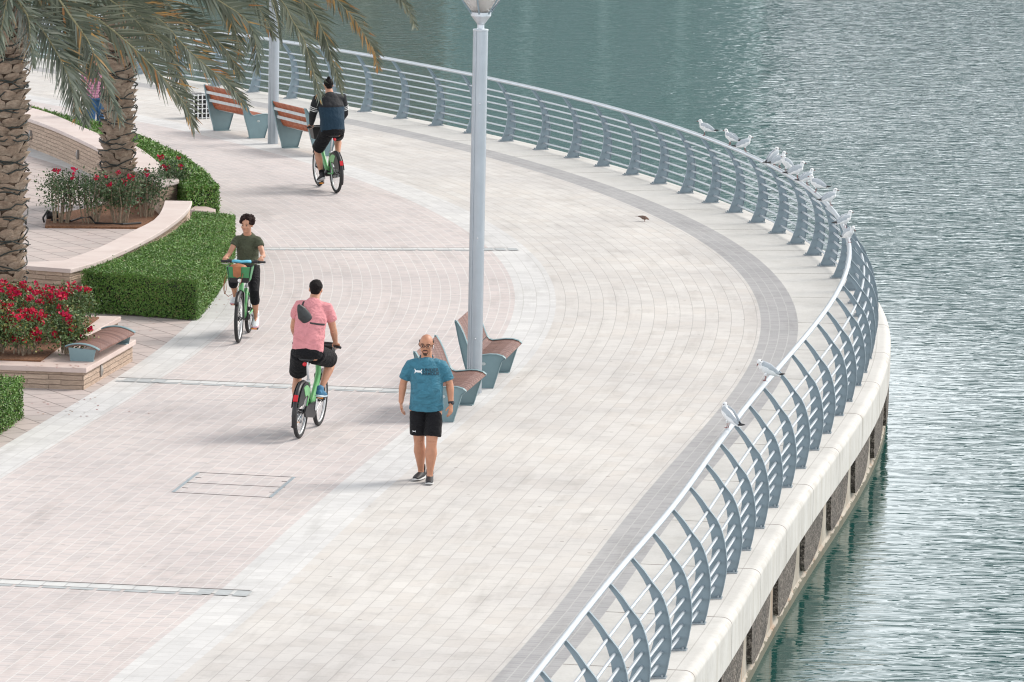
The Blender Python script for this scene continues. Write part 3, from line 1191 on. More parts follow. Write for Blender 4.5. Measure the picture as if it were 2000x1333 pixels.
bb = thing('backless_bench', 'small backless bench of arched brown slats with grey ends on the planter edge', 'bench', (0, 0, 0))
ba, bc = at(161, 706, PH), at(231, 671, PH)
by = (bc - ba).normalized()
bL = (bc - ba).length
bb.location = ba
bb.rotation_euler = (0, 0, math.atan2(by.y, by.x) - math.pi / 2)
arch = [(-0.235 + 0.47 * i / 10, 0.185 + 0.058 * math.sin(math.pi * i / 10) ** 0.8 - 0.03 * i / 10) for i in range(11)]
mb = MB()
nsl = max(14, int(bL / 0.05))
for i in range(nsl):
    y = 0.04 + (bL - 0.08) * i / (nsl - 1)
    V, Fc = [], []
    for j, (x, z) in enumerate(arch):
        V += [(x, y - 0.017, z), (x, y + 0.017, z), (x, y - 0.017, z - 0.022), (x, y + 0.017, z - 0.022)]
    for j in range(len(arch) - 1):
        A, B = j * 4, j * 4 + 4
        Fc += [(A, A + 1, B + 1, B), (A + 2, B + 2, B + 3, A + 3), (A, B, B + 2, A + 2), (A + 1, A + 3, B + 3, B + 1)]
    Fc += [(0, 2, 3, 1), ((len(arch) - 1) * 4, (len(arch) - 1) * 4 + 1, (len(arch) - 1) * 4 + 3, (len(arch) - 1) * 4 + 2)]
    mb.add(V, Fc)
mb.build('seat', WOOD, bb)
for y in (0.0, bL):
    mb = MB()
    mb.extrude([(-0.195, y, 0.18), (0.185, y, 0.16), (0.15, y, 0.0), (-0.165, y, 0.0)], (0, 1, 0), 0.014)
    mb.limb([(x, y, z + 0.008) for x, z in arch], (0.04, 0.012), hint=(0, 1, 0), n=8)
    mb.box((0, y + (0.05 if y < 0.5 else -0.05), 0.006), (0.28, 0.11, 0.012))
    mb.build('leg', BENCH_STEEL, bb)


# ------------------------------------------------------------------ hedges
HEDGE_TOP = leafy('hedge_leaves', [(0.055, 0.125, 0.024), (0.095, 0.215, 0.038), (0.135, 0.29, 0.055), (0.07, 0.165, 0.028), (0.19, 0.33, 0.085), (0.10, 0.20, 0.04), (0.22, 0.20, 0.09)])
HEDGE_CORE = plain('hedge_core_shade', (0.012, 0.020, 0.008), 0.9, 0, 0.4, 20)  # near-black core colour stands in for the shade between the leaves


def leaf_cloud(P, N, L, W, rng, flat=0.6, fold=0.0):
    """one diamond-shaped quad per point; N preferred normals"""
    n = len(P)
    R = rng.normal(size=(n, 3))
    nn = N * flat + R * (1 - flat) * 0.8
    nn /= np.linalg.norm(nn, axis=1)[:, None] + 1e-9
    t = rng.normal(size=(n, 3))
    t -= nn * (t * nn).sum(1)[:, None]
    t /= np.linalg.norm(t, axis=1)[:, None] + 1e-9
    b = np.cross(nn, t)
    l = (L * rng.uniform(0.65, 1.3, n))[:, None]
    w = (W * rng.uniform(0.7, 1.25, n))[:, None]
    Q = np.stack([P, P + t * l * 0.5 + b * w * 0.5, P + t * l, P + t * l * 0.5 - b * w * 0.5], 1)
    return Q


def hedge(name, label, poly, h, n_top, n_side, L=0.034, W=0.02, rng=None, z0=0.0, side_vis=None):
    rng = rng or np.random.default_rng(5)
    poly = ccw([tuple(p[:2]) for p in poly])
    pts, nrm = [], []
    A = np.array(poly)
    lo, hi = A.min(0), A.max(0)

    def inside(X):
        r = np.zeros(len(X), bool)
        m = len(A)
        for i in range(m):
            a, b = A[i], A[(i + 1) % m]
            c = ((a[1] > X[:, 1]) != (b[1] > X[:, 1])) & (X[:, 0] < (b[0] - a[0]) * (X[:, 1] - a[1]) / (b[1] - a[1] + 1e-12) + a[0])
            r ^= c
        return r
    got = []
    while sum(len(g) for g in got) < n_top:
        X = rng.uniform(lo, hi, (n_top * 2, 2))
        got.append(X[inside(X)])
    T = np.concatenate(got)[:n_top]
    ph = rng.uniform(0, 6.28, 4)
    wob = 0.012 * np.sin(T[:, 0] * 3.1 + ph[0]) + 0.012 * np.sin(T[:, 1] * 2.3 + ph[1]) + 0.008 * np.sin(T[:, 0] * 9 + T[:, 1] * 7)
    z = h + wob + rng.normal(0, 0.016, len(T)) - 0.012 + (rng.random(len(T)) < 0.025) * rng.uniform(0.01, 0.06, len(T))
    pts.append(np.column_stack([T, z]))
    nrm.append(np.tile((0, 0, 1.0), (len(T), 1)))
    segs = [(A[i], A[(i + 1) % len(A)]) for i in range(len(A))]
    Ls = np.array([np.linalg.norm(b - a) for a, b in segs])
    for (a, b), l in zip(segs, Ls):
        k = int(n_side * l / Ls.sum())
        if k < 1:
            continue
        u = rng.uniform(0, 1, k)
        zz = z0 + (h - z0) * rng.uniform(0.02, 1, k)
        e = (b - a) / l
        no = np.array((e[1], -e[0]))
        base = a + (b - a) * u[:, None] + no * (rng.normal(0, 0.014, k) - 0.008 + 0.012 * np.sin(u * l * 5 + zz * 6))[:, None]
        pts.append(np.column_stack([base, zz]))
        nrm.append(np.tile((no[0], no[1], -0.05), (k, 1)))
    P, N = np.concatenate(pts), np.concatenate(nrm)
    Q = leaf_cloud(P, N, L, W, rng, 0.5)
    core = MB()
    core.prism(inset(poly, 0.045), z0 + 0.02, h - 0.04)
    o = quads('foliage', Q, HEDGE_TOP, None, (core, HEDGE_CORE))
    root = thing(name, label, 'hedge', (0, 0, 0))
    o.parent = root
    st = MB()
    for i in range(0, len(poly)):
        a = np.array(inset(poly, 0.15)[i])
        st.limb([(a[0], a[1], -0.02), (a[0] + 0.02, a[1], h * 0.8)], 0.012, n=6)
    st.build('stems', plain('hedge_stem', (0.12, 0.08, 0.05), 0.9), root)['kind'] = 'stuff'
    return root


HB = 0.6
hb_front = [at(161, 532, HB), at(385, 547, HB)]
hb_right = [at(385, 547, HB), at(414, 512, HB), at(438, 478, HB), at(452, 448, HB), at(458, 421, HB)]
hb_left = [at(378, 413, HB), at(372, 428, HB), at(350, 445, HB), at(310, 470, HB), at(250, 498, HB), at(196, 521, HB)]
hb = [hb_front[0]] + smooth_line(hb_right, 0.5)[:-1] + [Vector((*at(458, 421, HB)[:2], HB))] + smooth_line(hb_left, 0.5)
hedge('clipped_hedge', 'large flat topped clipped green hedge in front of the woman cyclist', hb, HB, 120000, 80000, 0.030, 0.0165, np.random.default_rng(3))
HA = 0.5
ha_r = [at(x, y, HA) for x, y in ((427, 366), (404, 342), (380, 320), (330, 290), (265, 265), (200, 242), (150, 230), (80, 217), (20, 200))]
ha_l = [at(x, y, HA) for x, y in ((10, 202), (50, 212), (100, 226), (195, 272), (265, 296), (325, 336), (350, 358), (367, 372))]
ha = smooth_line(ha_r, 0.7) + smooth_line(ha_l, 0.7)
hedge('clipped_hedge', 'long narrow clipped hedge following the far curved stone wall', ha, HA, 70000, 40000, 0.045, 0.026, np.random.default_rng(4))
hc = [at(31, 752, 0.5), at(33, 752, 0.5) + Vector((0.03, 0.6, 0)), at(30, 752, 0.5) + Vector((-1.6, 0.5, 0)), at(0, 745, 0.5) + Vector((-1.6, -2.0, 0)), Vector((-6.50, 69.3, 0))]
hedge('clipped_hedge', 'clipped green hedge corner at the lower left edge, below the stone planter', hc, 0.52, 14000, 14000, 0.034, 0.02, np.random.default_rng(6))
# ------------------------------------------------------------------ palms
def trunk_mat():
    t = NT('palm_trunk_bark')
    ob = t.coord('Object')
    f = t.noise(6, 6, 0.7, ob)
    fib = t.noise(1.0, 5, 0.7, t.scaled(ob, (18, 18, 60)))
    c = t.ramp(f, [(0.28, (0.21, 0.155, 0.115)), (0.5, (0.37, 0.295, 0.235)), (0.75, (0.52, 0.44, 0.36))])
    c = t.mix(1.0, c, t.ramp(fib, [(0.3, (0.62, 0.6, 0.58)), (0.65, (1.08, 1.06, 1.02))]), 'MULTIPLY')
    t.l(c, t.b.inputs['Base Color'])
    t.b.inputs['Roughness'].default_value = 0.9
    t.bump(fib, 0.6, 0.012)
    return t.mat


TRUNK = trunk_mat()
FIBRE = plain('palm_fibre', (0.085, 0.056, 0.038), 0.95, 0, 0.4, 25, 0.6, 80, 0.01)
FROND_G = leafy('palm_leaflet', [(0.115, 0.142, 0.115), (0.18, 0.21, 0.175), (0.070, 0.092, 0.070), (0.28, 0.31, 0.27), (0.14, 0.162, 0.12)], 0.4, spec=0.6)
FROND_B = leafy('palm_leaflet_dry', [(0.46, 0.24, 0.09), (0.40, 0.27, 0.15), (0.55, 0.32, 0.12), (0.32, 0.24, 0.15), (0.46, 0.20, 0.08)], 0.6)
RACHIS = plain('palm_rachis', (0.27, 0.25, 0.14), 0.5, 0, 0.2, 12)
CABLE = plain('cable_green_black', (0.012, 0.020, 0.018), 0.5, 0, 0.2)


def frond(palm, P, leaf_l=0.45, brown=0.05, side=None, seed=0, dens=0.034, brown_side=0, t_start=0.08):
    rng = random.Random(seed)
    # resample the spine
    P = [Vector(p) for p in P]
    pts = []
    Q = [P[0] * 2 - P[1]] + P + [P[-1] * 2 - P[-2]]
    for i in range(1, len(Q) - 2):
        a, b, c, d = Q[i - 1], Q[i], Q[i + 1], Q[i + 2]
        for k in range(12):
            t = k / 12
            pts.append(0.5 * (b * 2 + (c - a) * t + (a * 2 - b * 5 + c * 4 - d) * t * t + (b * 3 - a - c * 3 + d) * t ** 3))
    pts.append(P[-1])
    L = [0.0]
    for a, b in zip(pts[:-1], pts[1:]):
        L.append(L[-1] + (b - a).length)
    tot = L[-1]

    def pos(s):
        i = max(0, min(len(L) - 2, int(np.searchsorted(L, s)) - 1))
        f = (s - L[i]) / max(1e-6, L[i + 1] - L[i])
        return pts[i].lerp(pts[i + 1], max(0, min(1, f)))
    mb = MB()
    spine = [pos(tot * i / 24) for i in range(25)]
    mb.limb(spine, [(0.024 * (1 - 0.86 * i / 24), 0.017 * (1 - 0.86 * i / 24)) for i in range(25)], n=6, mat=1)
    sv = Vector(side) if side is not None else None
    s = tot * t_start
    while s < tot * 0.995:
        u = s / tot
        p = pos(s)
        t = (pos(min(tot, s + 0.05)) - pos(s - 0.05)).normalized()
        lat = sv - t * sv.dot(t)
        lat.normalize()
        nor = lat.cross(t).normalized()
        if nor.z < 0:
            nor = -nor
        for sg in (-1, 1):
            ang = math.radians(58 - 36 * u + rng.uniform(-9, 9))
            ll = leaf_l * (0.55 + 0.75 * math.sin(math.pi * min(1, (u * 0.86 + 0.14)) ** 0.9)) * rng.uniform(0.8, 1.1)
            if u > 0.9:
                ll *= 1 - 3.2 * (u - 0.9)
            d = t * math.cos(ang) + lat * sg * math.sin(ang) + nor * rng.uniform(-0.05, 0.42)
            d.normalize()
            wv = d.cross(nor * 0.8 + lat * sg * 0.3 + Vector((rng.uniform(-.3, .3),) * 3))
            wv.normalize()
            w = rng.uniform(0.0125, 0.0195)
            mid = p + d * ll * 0.5
            d2 = (d + Vector((0, 0, -rng.uniform(0.02, 0.28)))).normalized()
            tip = mid + d2 * ll * 0.5
            is_b = rng.random() < brown * (2.2 if sg == brown_side else (0.35 if brown_side else 1))
            m2 = 2 if (is_b or rng.random() < brown * 0.8) else 0
            m1 = 2 if is_b and rng.random() < 0.6 else 0
            mq = p + d * ll * 0.22
            V = [p - wv * w * 0.45, p + wv * w * 0.45, mq + wv * w, mq - wv * w, mid + wv * w * 0.95, mid - wv * w * 0.95, tip + wv * 0.0015, tip - wv * 0.0015]
            n0 = mb.n
            mb.add([tuple(v) for v in V], [(0, 1, 2, 3)], m1)
            mb.f.append([n0 + 3, n0 + 2, n0 + 4, n0 + 5])
            mb.m.append(m1)
            mb.uv.append(None)
            mb.f.append([n0 + 5, n0 + 4, n0 + 6, n0 + 7])
            mb.m.append(m2)
            mb.uv.append(None)
        s += dens * rng.uniform(0.8, 1.2) * (1.25 if u < 0.3 else 1.0)
    return mb.build('frond', [FROND_G, RACHIS, FROND_B], palm)


def palm_tree(label, base, h, R, seed, lean=(0, 0)):
    root = thing('palm_tree', label, 'palm tree', base, 0, 'date palms wrapped in cables')
    rg = random.Random(seed)
    Rc = R * 0.80
    mb = MB()

    def cx(z):
        f = max(0.0, z / h) ** 1.5
        return lean[0] * f, lean[1] * f
    prof = [(Rc * (1.0 + 0.06 * math.sin(z * 2.1 + seed)), z) for z in [-0.05 + 0.12 * i for i in range(int((h + 0.4) / 0.12))]]
    mb.lathe(prof, 28, mat=1)
    row, rowh, cols = 0, 0.132, 7
    z = 0.02
    while z < h + 0.1:
        a_off = math.pi / cols * (row % 2) + row * 0.09
        for c in range(cols):
            a0 = 2 * math.pi * c / cols + a_off + rg.uniform(-0.05, 0.05)
            zb = z + rg.uniform(-0.03, 0.03)
            hh = rg.uniform(0.14, 0.185)
            hw = 2 * math.pi / cols * rg.uniform(0.54, 0.64)
            out = rg.uniform(0.085, 0.14)
            r0_ = Rc * (1.0 + 0.06 * math.sin(zb * 2.1 + seed))
            nu, nv = 6, 4
            V, Fc = [], []
            sk = rg.uniform(-0.025, 0.025)
            for j in range(nv + 1):
                v = j / nv
                for i in range(nu + 1):
                    u = 2 * i / nu - 1
                    an = a0 + u * hw * (1 - 0.16 * v)
                    r_ = r0_ - 0.012 + out * v ** 1.25 * (1 - 0.45 * u * u) + 0.014 * (1 - u * u)
                    zz = zb + hh * v - 0.05 * v * u * u + sk * u * v
                    V.append((r_ * math.cos(an), r_ * math.sin(an), zz))
            for i in range(nu + 1):
                u = 2 * i / nu - 1
                an = a0 + u * hw * 0.8
                V.append(((r0_ - 0.02) * math.cos(an), (r0_ - 0.02) * math.sin(an), zb + hh * 0.93 - 0.05 * u * u))
            for j in range(nv + 1):
                for i in range(nu):
                    A = j * (nu + 1) + i
                    Fc.append((A, A + 1, A + nu + 2, A + nu + 1))
            mb.add(V, Fc, 0)
        z += rowh
        row += 1
    mb.build('trunk', [TRUNK, FIBRE], root)
    # loose brown fibre and old leaf stubs below the crown
    mb = MB()
    for k in range(46):
        w = rg.uniform(0, 6.28)
        z = h - 0.15 - 1.5 * rg.random() ** 1.4
        o = Vector((math.cos(w), math.sin(w), 0))
        b = o * R * 0.8 + Vector((lean[0], lean[1], z))
        mb.limb([b, b + o * 0.10 + Vector((0, 0, 0.12)), b + o * (0.2 + 0.15 * rg.random()) + Vector((0, 0, 0.22 + 0.25 * rg.random()))], [(0.055, 0.02), (0.045, 0.016), (0.03, 0.012)], hint=tuple(Vector((-o.y, o.x, 0))), n=8)
    mb.build('leaf_stubs', TRUNK, root)
    return root


p1 = at(10, 622)
p2 = at(229, 402)
H1, H2 = 5.25, 4.9
palm1 = palm_tree('nearest date palm, its trunk cut by the left edge and wrapped in dark cables', p1, H1, 0.29, 3)
palm2 = palm_tree('second date palm standing in the rose bed, long fronds reaching over the far benches', p2, H2, 0.285, 8)


def wrap(palm, p, R, h, label, seed):
    rg = random.Random(seed)
    pts = []
    turns = int(h / 0.145)
    off = 0
    for i in range(turns * 20):
        a = 2 * math.pi * i / 20
        z = 0.12 + 0.145 * i / 20 + 0.075 * math.sin(a * 1.37 + seed) + 0.05 * math.sin(a * 0.61) + 0.03 * rg.uniform(-1, 1)
        r = R * 0.80 + 0.085 + 0.02 * math.sin(a * 3.3)
        pts.append((r * math.cos(a), r * math.sin(a), z))
    mb = MB()
    mb.limb(pts, 0.0105, n=6, hint=(0, 0, 1))
    for i in range(5, len(pts) - 2, 9):
        c = Vector(pts[i])
        o = Vector((c.x, c.y, 0)).normalized()
        mb.limb([c, c + o * 0.035 + Vector((0, 0, rg.uniform(-0.03, 0.03)))], 0.006, n=5)
    o = mb.build('string_light_cable', CABLE)
    o.location = p
    tag(o, label, 'string lights', 'string lights wound round the palms')


wrap(palm1, p1, 0.29, 4.2, 'dark string light cable wound round the nearest palm trunk at the left edge', 1.0)
wrap(palm2, p2, 0.285, 3.9, 'dark string light cable wound round the palm trunk in the rose bed', 2.2)

IMGX = Vector((1, 0, 0))


def traced(palm, base, pix, y0, y1, leaf=0.45, brown=0.037, seed=1, twist=25, crown=None, bside=0, dens=0.034):
    """spine through photo pixels, running from depth y0 at its root to y1 at its tip"""
    n = len(pix)
    P = [at_depth(px, py, y0 + (y1 - y0) * i / (n - 1)) for i, (px, py) in enumerate(pix)]
    t_start = 0.1
    if crown is not None:
        P = [Vector(crown)] + P
    t = (P[-1] - P[0])
    pl = Vector((t.x, 0, t.z)).normalized()
    perp = Vector((pl.z, 0, -pl.x))
    a = math.radians(twist)
    sidev = perp * math.cos(a) + Vector((0, 1, 0)) * math.sin(a)
    o = frond(palm, P, leaf, brown, sidev, seed, dens, bside, t_start)
    # stored in the palm's own frame
    o.data.transform(Matrix.Translation(-Vector(base)))
    return o


c1 = p1 + Vector((0, 0, H1 - 0.1))
c2 = p2 + Vector((0, 0, H2 - 0.05))
Y1, Y2 = p1.y, p2.y
T = lambda pix, y0, y1, **k: traced(palm1, p1, pix, Y1 + y0, Y1 + y1, crown=c1, **k)
T2 = lambda pix, y0, y1, **k: traced(palm2, p2, pix, Y2 + y0, Y2 + y1, crown=c2, **k)
T([(38, 10), (75, 48), (108, 98), (135, 155), (149, 225)], -0.5, -1.2, leaf=0.46, brown=0.043, seed=1, twist=20)
T([(110, -20), (172, 25), (215, 55), (265, 98), (315, 148), (360, 203), (378, 248)], -0.3, -0.9, leaf=0.50, brown=0.099, seed=2, twist=30, bside=1)
T([(90, -30), (140, 35), (175, 85), (200, 150), (222, 205), (236, 238)], -0.6, -1.4, leaf=0.44, brown=0.062, seed=3, twist=25)
T([(20, -25), (10, 20), (2, 65), (-8, 110)], -0.8, -1.6, leaf=0.46, brown=0.025, seed=4, twist=30)
T([(60, -40), (110, 0), (140, 45), (165, 100), (182, 150)], 0.1, 0.4, leaf=0.46, brown=0.031, seed=5, twist=15)
T([(5, -30), (-20, 10), (-45, 70), (-60, 140)], -0.3, -0.8, leaf=0.46, brown=0.031, seed=6, twist=15)
T([(80, -60), (150, -35), (215, 0), (270, 45), (300, 95)], -0.1, 0.2, leaf=0.46, brown=0.037, seed=7, twist=25)
T([(30, -10), (55, 35), (60, 85), (65, 130)], -0.8, -1.7, leaf=0.40, brown=0.031, seed=8, twist=35)
T2([(215, -60), (265, 3), (320, 45), (360, 90), (402, 128), (447, 165), (478, 205)], -0.8, -1.6, leaf=0.50, brown=0.124, seed=11, twist=28, bside=-1)
T2([(260, -100), (350, -50), (430, 3), (475, 33), (493, 60), (501, 95), (502, 138)], -0.6, -1.2, leaf=0.52, brown=0.031, seed=12, twist=25)
T2([(300, -130), (420, -95), (510, -40), (532, 0), (543, 42), (550, 88)], -0.8, -1.8, leaf=0.36, brown=0.031, seed=13, twist=55)
T2([(290, -140), (430, -95), (540, -10), (572, 42), (594, 78), (606, 118), (620, 165), (626, 196)], -0.3, -0.6, leaf=0.42, brown=0.050, seed=14, twist=22)
T2([(300, -160), (460, -110), (590, 0), (626, 50), (643, 98), (654, 135), (668, 178)], 0.0, 0.1, leaf=0.42, brown=0.019, seed=15, twist=22)
T2([(300, -180), (480, -160), (620, -50), (660, 2), (689, 33), (710, 65), (731, 100), (739, 138)], 0.2, 0.6, leaf=0.42, brown=0.300, seed=16, twist=20, bside=1)
T2([(330, -200), (560, -190), (720, -80), (782, 0), (801, 24), (811, 56)], 0.3, 1.0, leaf=0.36, brown=0.019, seed=17, twist=25)
T2([(235, -60), (300, -20), (350, 30), (400, 62), (440, 95), (470, 150)], -0.4, -0.6, leaf=0.48, brown=0.062, seed=18, twist=20)
T2([(210, -60), (190, -10), (165, 45), (150, 110), (140, 150)], -0.6, -1.4, leaf=0.44, brown=0.062, seed=19, twist=25)
T2([(225, -60), (240, 0), (262, 45), (290, 110), (300, 160)], -0.9, -1.9, leaf=0.44, brown=0.062, seed=20, twist=35)
T2([(280, -120), (400, -70), (480, -15), (520, 40), (535, 70)], -0.2, -0.3, leaf=0.46, brown=0.031, seed=21, twist=20)
T2([(260, -110), (340, -80), (405, -30), (440, 10), (462, 70), (470, 110)], 0.2, 0.5, leaf=0.46, brown=0.031, seed=22, twist=20)
T2([(300, -150), (450, -110), (560, -40), (605, 30), (630, 90)], 0.3, 0.6, leaf=0.44, brown=0.050, seed=23, twist=18)
T([(60, -30), (85, 20), (112, 70), (140, 130), (160, 190), (168, 240)], -0.4, -0.9, leaf=0.46, brown=0.05, seed=26, twist=20)
T2([(215, -70), (255, -10), (300, 50), (335, 110), (352, 160), (362, 205)], -0.6, -1.2, leaf=0.48, brown=0.10, seed=27, twist=25)
T([(120, -60), (200, -40), (262, 20), (300, 60), (330, 110)], 0.2, 0.8, leaf=0.46, brown=0.050, seed=24, twist=15)
# the rest of each crown, above the picture
rgp = random.Random(5)
for palm, base, c in ((palm1, p1, c1), (palm2, p2, c2)):
    for k in range(16):
        w = 2 * math.pi * (k + rgp.random() * 0.5) / 16
        o = Vector((math.cos(w), math.sin(w), 0))
        ln = rgp.uniform(2.6, 3.6)
        up = rgp.uniform(0.5, 1.5)
        P = [c + o * 0.1, c + o * ln * 0.35 + Vector((0, 0, up * 0.75 + 0.3)), c + o * ln * 0.72 + Vector((0, 0, up + 0.35)), c + o * ln + Vector((0, 0, up + 0.1))]
        f = frond(palm, P, 0.46, 0.05, Vector((-o.y, o.x, 0)), 100 + k, 0.035)
        f.data.transform(Matrix.Translation(-Vector(base)))

# ------------------------------------------------------------------ flowering shrubs
ROSE_LEAF = leafy('rose_leaves', [(0.035, 0.075, 0.030), (0.06, 0.115, 0.045), (0.085, 0.14, 0.065), (0.028, 0.06, 0.026), (0.13, 0.16, 0.085), (0.05, 0.10, 0.04)], 0.5)
BOUG_LEAF = leafy('flowering_shrub_leaves', [(0.05, 0.10, 0.035), (0.085, 0.15, 0.05), (0.12, 0.19, 0.075), (0.04, 0.085, 0.03), (0.24, 0.22, 0.055)], 0.5)
PETAL = leafy('crimson_petals', [(0.46, 0.008, 0.035), (0.60, 0.014, 0.06), (0.52, 0.011, 0.10), (0.36, 0.006, 0.022), (0.64, 0.02, 0.065)], 0.55, spec=0.2)
TWIG = plain('shrub_stem', (0.27, 0.21, 0.15), 0.8, 0, 0.3, 20)


def shrub(name, label, group, base, r, h0, h1, n_leaf, n_flow, leafm, seed, fl_r=0.035, low_flowers=0.5, ry=None, lsz=0.045):
    rng = np.random.default_rng(seed)
    rg = random.Random(seed)
    root = thing(name, label, 'flowering shrub', base, 0, group)
    ry = ry or r
    st = MB()
    tips = []
    for k in range(15):
        a = rg.uniform(0, 6.28)
        b0 = Vector((r * 0.4 * math.cos(a) * rg.random(), ry * 0.4 * math.sin(a) * rg.random(), 0))
        top = Vector((r * 0.8 * math.cos(a) * rg.uniform(0.3, 1.0), ry * 0.8 * math.sin(a) * rg.uniform(0.3, 1.0), h1 * rg.uniform(0.65, 0.95)))
        mid = b0.lerp(top, 0.5) + Vector((rg.uniform(-.05, .05), rg.uniform(-.05, .05), 0))
        st.limb([b0, mid, top], [0.012, 0.009, 0.004], n=6)
        tips.append((mid, top))
    st.build('stems', TWIG, root)['kind'] = 'stuff'
    # leaf clumps around the stems
    C = []
    for m, t_ in tips:
        for u in (0.1, 0.45, 0.8, 1.0):
            C.append(m.lerp(t_, u))
    C = np.array([tuple(c) for c in C])
    for k in range(26):
        a = rg.uniform(0, 6.28)
        d = rg.random() ** 0.5
        C = np.vstack([C, (r * d * math.cos(a), ry * d * math.sin(a), h0 + (h1 - h0) * rg.uniform(0.1, 1.0) * (1 - 0.25 * d))])
    C = C[C[:, 2] > h0 * 0.9]
    idx = rng.integers(0, len(C), n_leaf)
    P = C[idx] + rng.normal(0, 1, (n_leaf, 3)) * np.array((0.075, 0.075, 0.06))
    P[:, 2] = np.clip(P[:, 2], h0 * 0.4, h1 + 0.02)
    N = np.tile((0, -0.2, 0.7), (n_leaf, 1))
    quads('foliage', leaf_cloud(P, N, lsz, lsz * 0.62, rng, 0.35), leafm, root)
    # flower heads
    Qs = []
    for k in range(n_flow):
        c = C[rng.integers(0, len(C))].copy()
        a = rng.uniform(0, 6.28)
        if rng.random() > low_flowers:
            c[2] = h1 * rng.uniform(0.82, 1.03)
        c[:2] += rng.normal(0, 0.03, 2)
        c[1] -= ry * 0.25 * rng.random()
        m = int(rng.integers(14, 26))
        rad = fl_r * rng.uniform(0.65, 1.25)
        D = rng.normal(size=(m, 3))
        D /= np.linalg.norm(D, axis=1)[:, None]
        Pp = c + D * rad * rng.uniform(0.3, 1.0, (m, 1)) * np.array((1.15, 1.15, 0.8))
        Qs.append(leaf_cloud(Pp, D, rad * 1.05, rad * 0.95, rng, 0.55))
    if Qs:
        quads('flowers', np.concatenate(Qs), PETAL, root)['kind'] = 'stuff'
    return root


def bed_at(px, py):
    p = at(px, py, PH + 0.02)
    return p


G_RED = 'red flowering shrubs in the low planter'
for (px, py, r, h1, nf, lab, sd) in (
        (-15, 690, 0.42, 0.80, 60, 'crimson flowering shrub cut by the left picture edge in the low planter', 1),
        (48, 692, 0.36, 0.72, 62, 'crimson flowering shrub at the front of the planter, thick with low blossoms', 2),
        (95, 668, 0.36, 0.82, 46, 'tall crimson flowering shrub in the middle of the planter, before the palm trunk', 3),
        (128, 690, 0.26, 0.66, 26, 'crimson flowering shrub touching the grey end of the backless bench', 4),
        (142, 650, 0.32, 0.78, 34, 'crimson flowering shrub behind the backless bench, leaning to the big clipped hedge', 5),
        (20, 650, 0.42, 0.80, 50, 'crimson flowering shrub at the foot of the nearest palm trunk', 6)):
    shrub('flowering_shrub', lab, G_RED, bed_at(px, py), r, 0.12, h1 - 0.13, 2900, int(nf * 0.66), BOUG_LEAF, sd, 0.045, 0.5, r * 1.5, 0.042)

G_ROSE = 'rose bushes in the bed round the palm'
rb = thing('rose_bed', 'strip of reddish brown mulch under the rose bushes around the second palm', 'flower bed', (0, 0, 0))
bed = [at(88, 446), at(270, 448), at(300, 430), at(368, 408), at(352, 398), at(200, 405), at(92, 425)]
m = MB()
m.prism(ccw([tuple(p[:2]) for p in bed]), -0.02, 0.035)
m.build('mulch', SOIL, rb)
for (px, py, r, h1, nf, lab, sd) in (
        (118, 440, 0.34, 0.92, 4, 'rose bush with bare stems at the left end of the back bed', 11),
        (178, 440, 0.34, 0.90, 3, 'sparse leafy rose bush left of the second palm trunk', 12),
        (235, 440, 0.34, 0.84, 4, 'rose bush standing right in front of the second palm trunk', 13),
        (286, 428, 0.32, 0.88, 5, 'rose bush right of the second palm trunk with red roses on top', 14),
        (336, 408, 0.33, 0.86, 5, 'rose bush at the right end of the back bed, against the far clipped hedge', 15)):
    shrub('rose_bush', lab, G_ROSE, at(px, py), r, 0.30, h1, 1500, nf, ROSE_LEAF, sd, 0.045, 0.15, r * 1.4, 0.05)
for px, py in ((142, 442), (205, 446), (277, 446)):
    pass
# ground spotlight and hoses in the rose bed
sp_ = thing('spotlight', 'black garden spotlight lying at the left end of the rose bed', 'spotlight', at(101, 436))
m = MB()
m.limb([(-0.09, 0, 0.12), (0.11, 0.05, 0.14)], 0.06, n=16, cap=0.1)
m.build('housing', DARK, sp_)
m = MB()
m.limb([(0, 0, 0.0), (0, 0.02, 0.1)], 0.014, n=8)
m.build('bracket', DARK, sp_)
m = MB()
m.limb([tuple(at(x, y, z)) for x, y, z in ((86, 434, 0.04), (84, 426, 0.12), (93, 412, 0.22), (101, 416, 0.12), (104, 430, 0.05), (140, 432, 0.06), (158, 426, 0.18), (176, 424, 0.16), (186, 436, 0.05), (240, 438, 0.07), (275, 436, 0.05))], 0.017, n=8)
h_ = m.build('hose', DARK)
tag(h_, 'black irrigation hose looping through the stems of the rose bed', 'hose')

# petals and dry leaves blown onto the paving beside the planter and along the hedge
rl = np.random.default_rng(21)
Pp = []
for (px, py, sx, sy, n, z) in ((150, 790, 130, 30, 26, 0.005), (240, 640, 90, 14, 16, 0.005), (120, 715, 70, 6, 18, PH + 0.005), (200, 470, 80, 20, 14, 0.005), (430, 600, 25, 50, 12, 0.005)):
    for k in range(n):
        p_ = at(px + rl.normal(0, sx * 0.5), py + rl.normal(0, sy * 0.5), z)
        Pp.append(tuple(p_))
Pp = np.array(Pp)
o = quads('fallen_petals', leaf_cloud(Pp, np.tile((0, 0, 1.0), (len(Pp), 1)), 0.045, 0.03, rl, 0.93), leafy('fallen_petal', [(0.30, 0.02, 0.04), (0.28, 0.17, 0.09), (0.35, 0.05, 0.08), (0.22, 0.14, 0.08)]))
o['kind'] = 'stuff'
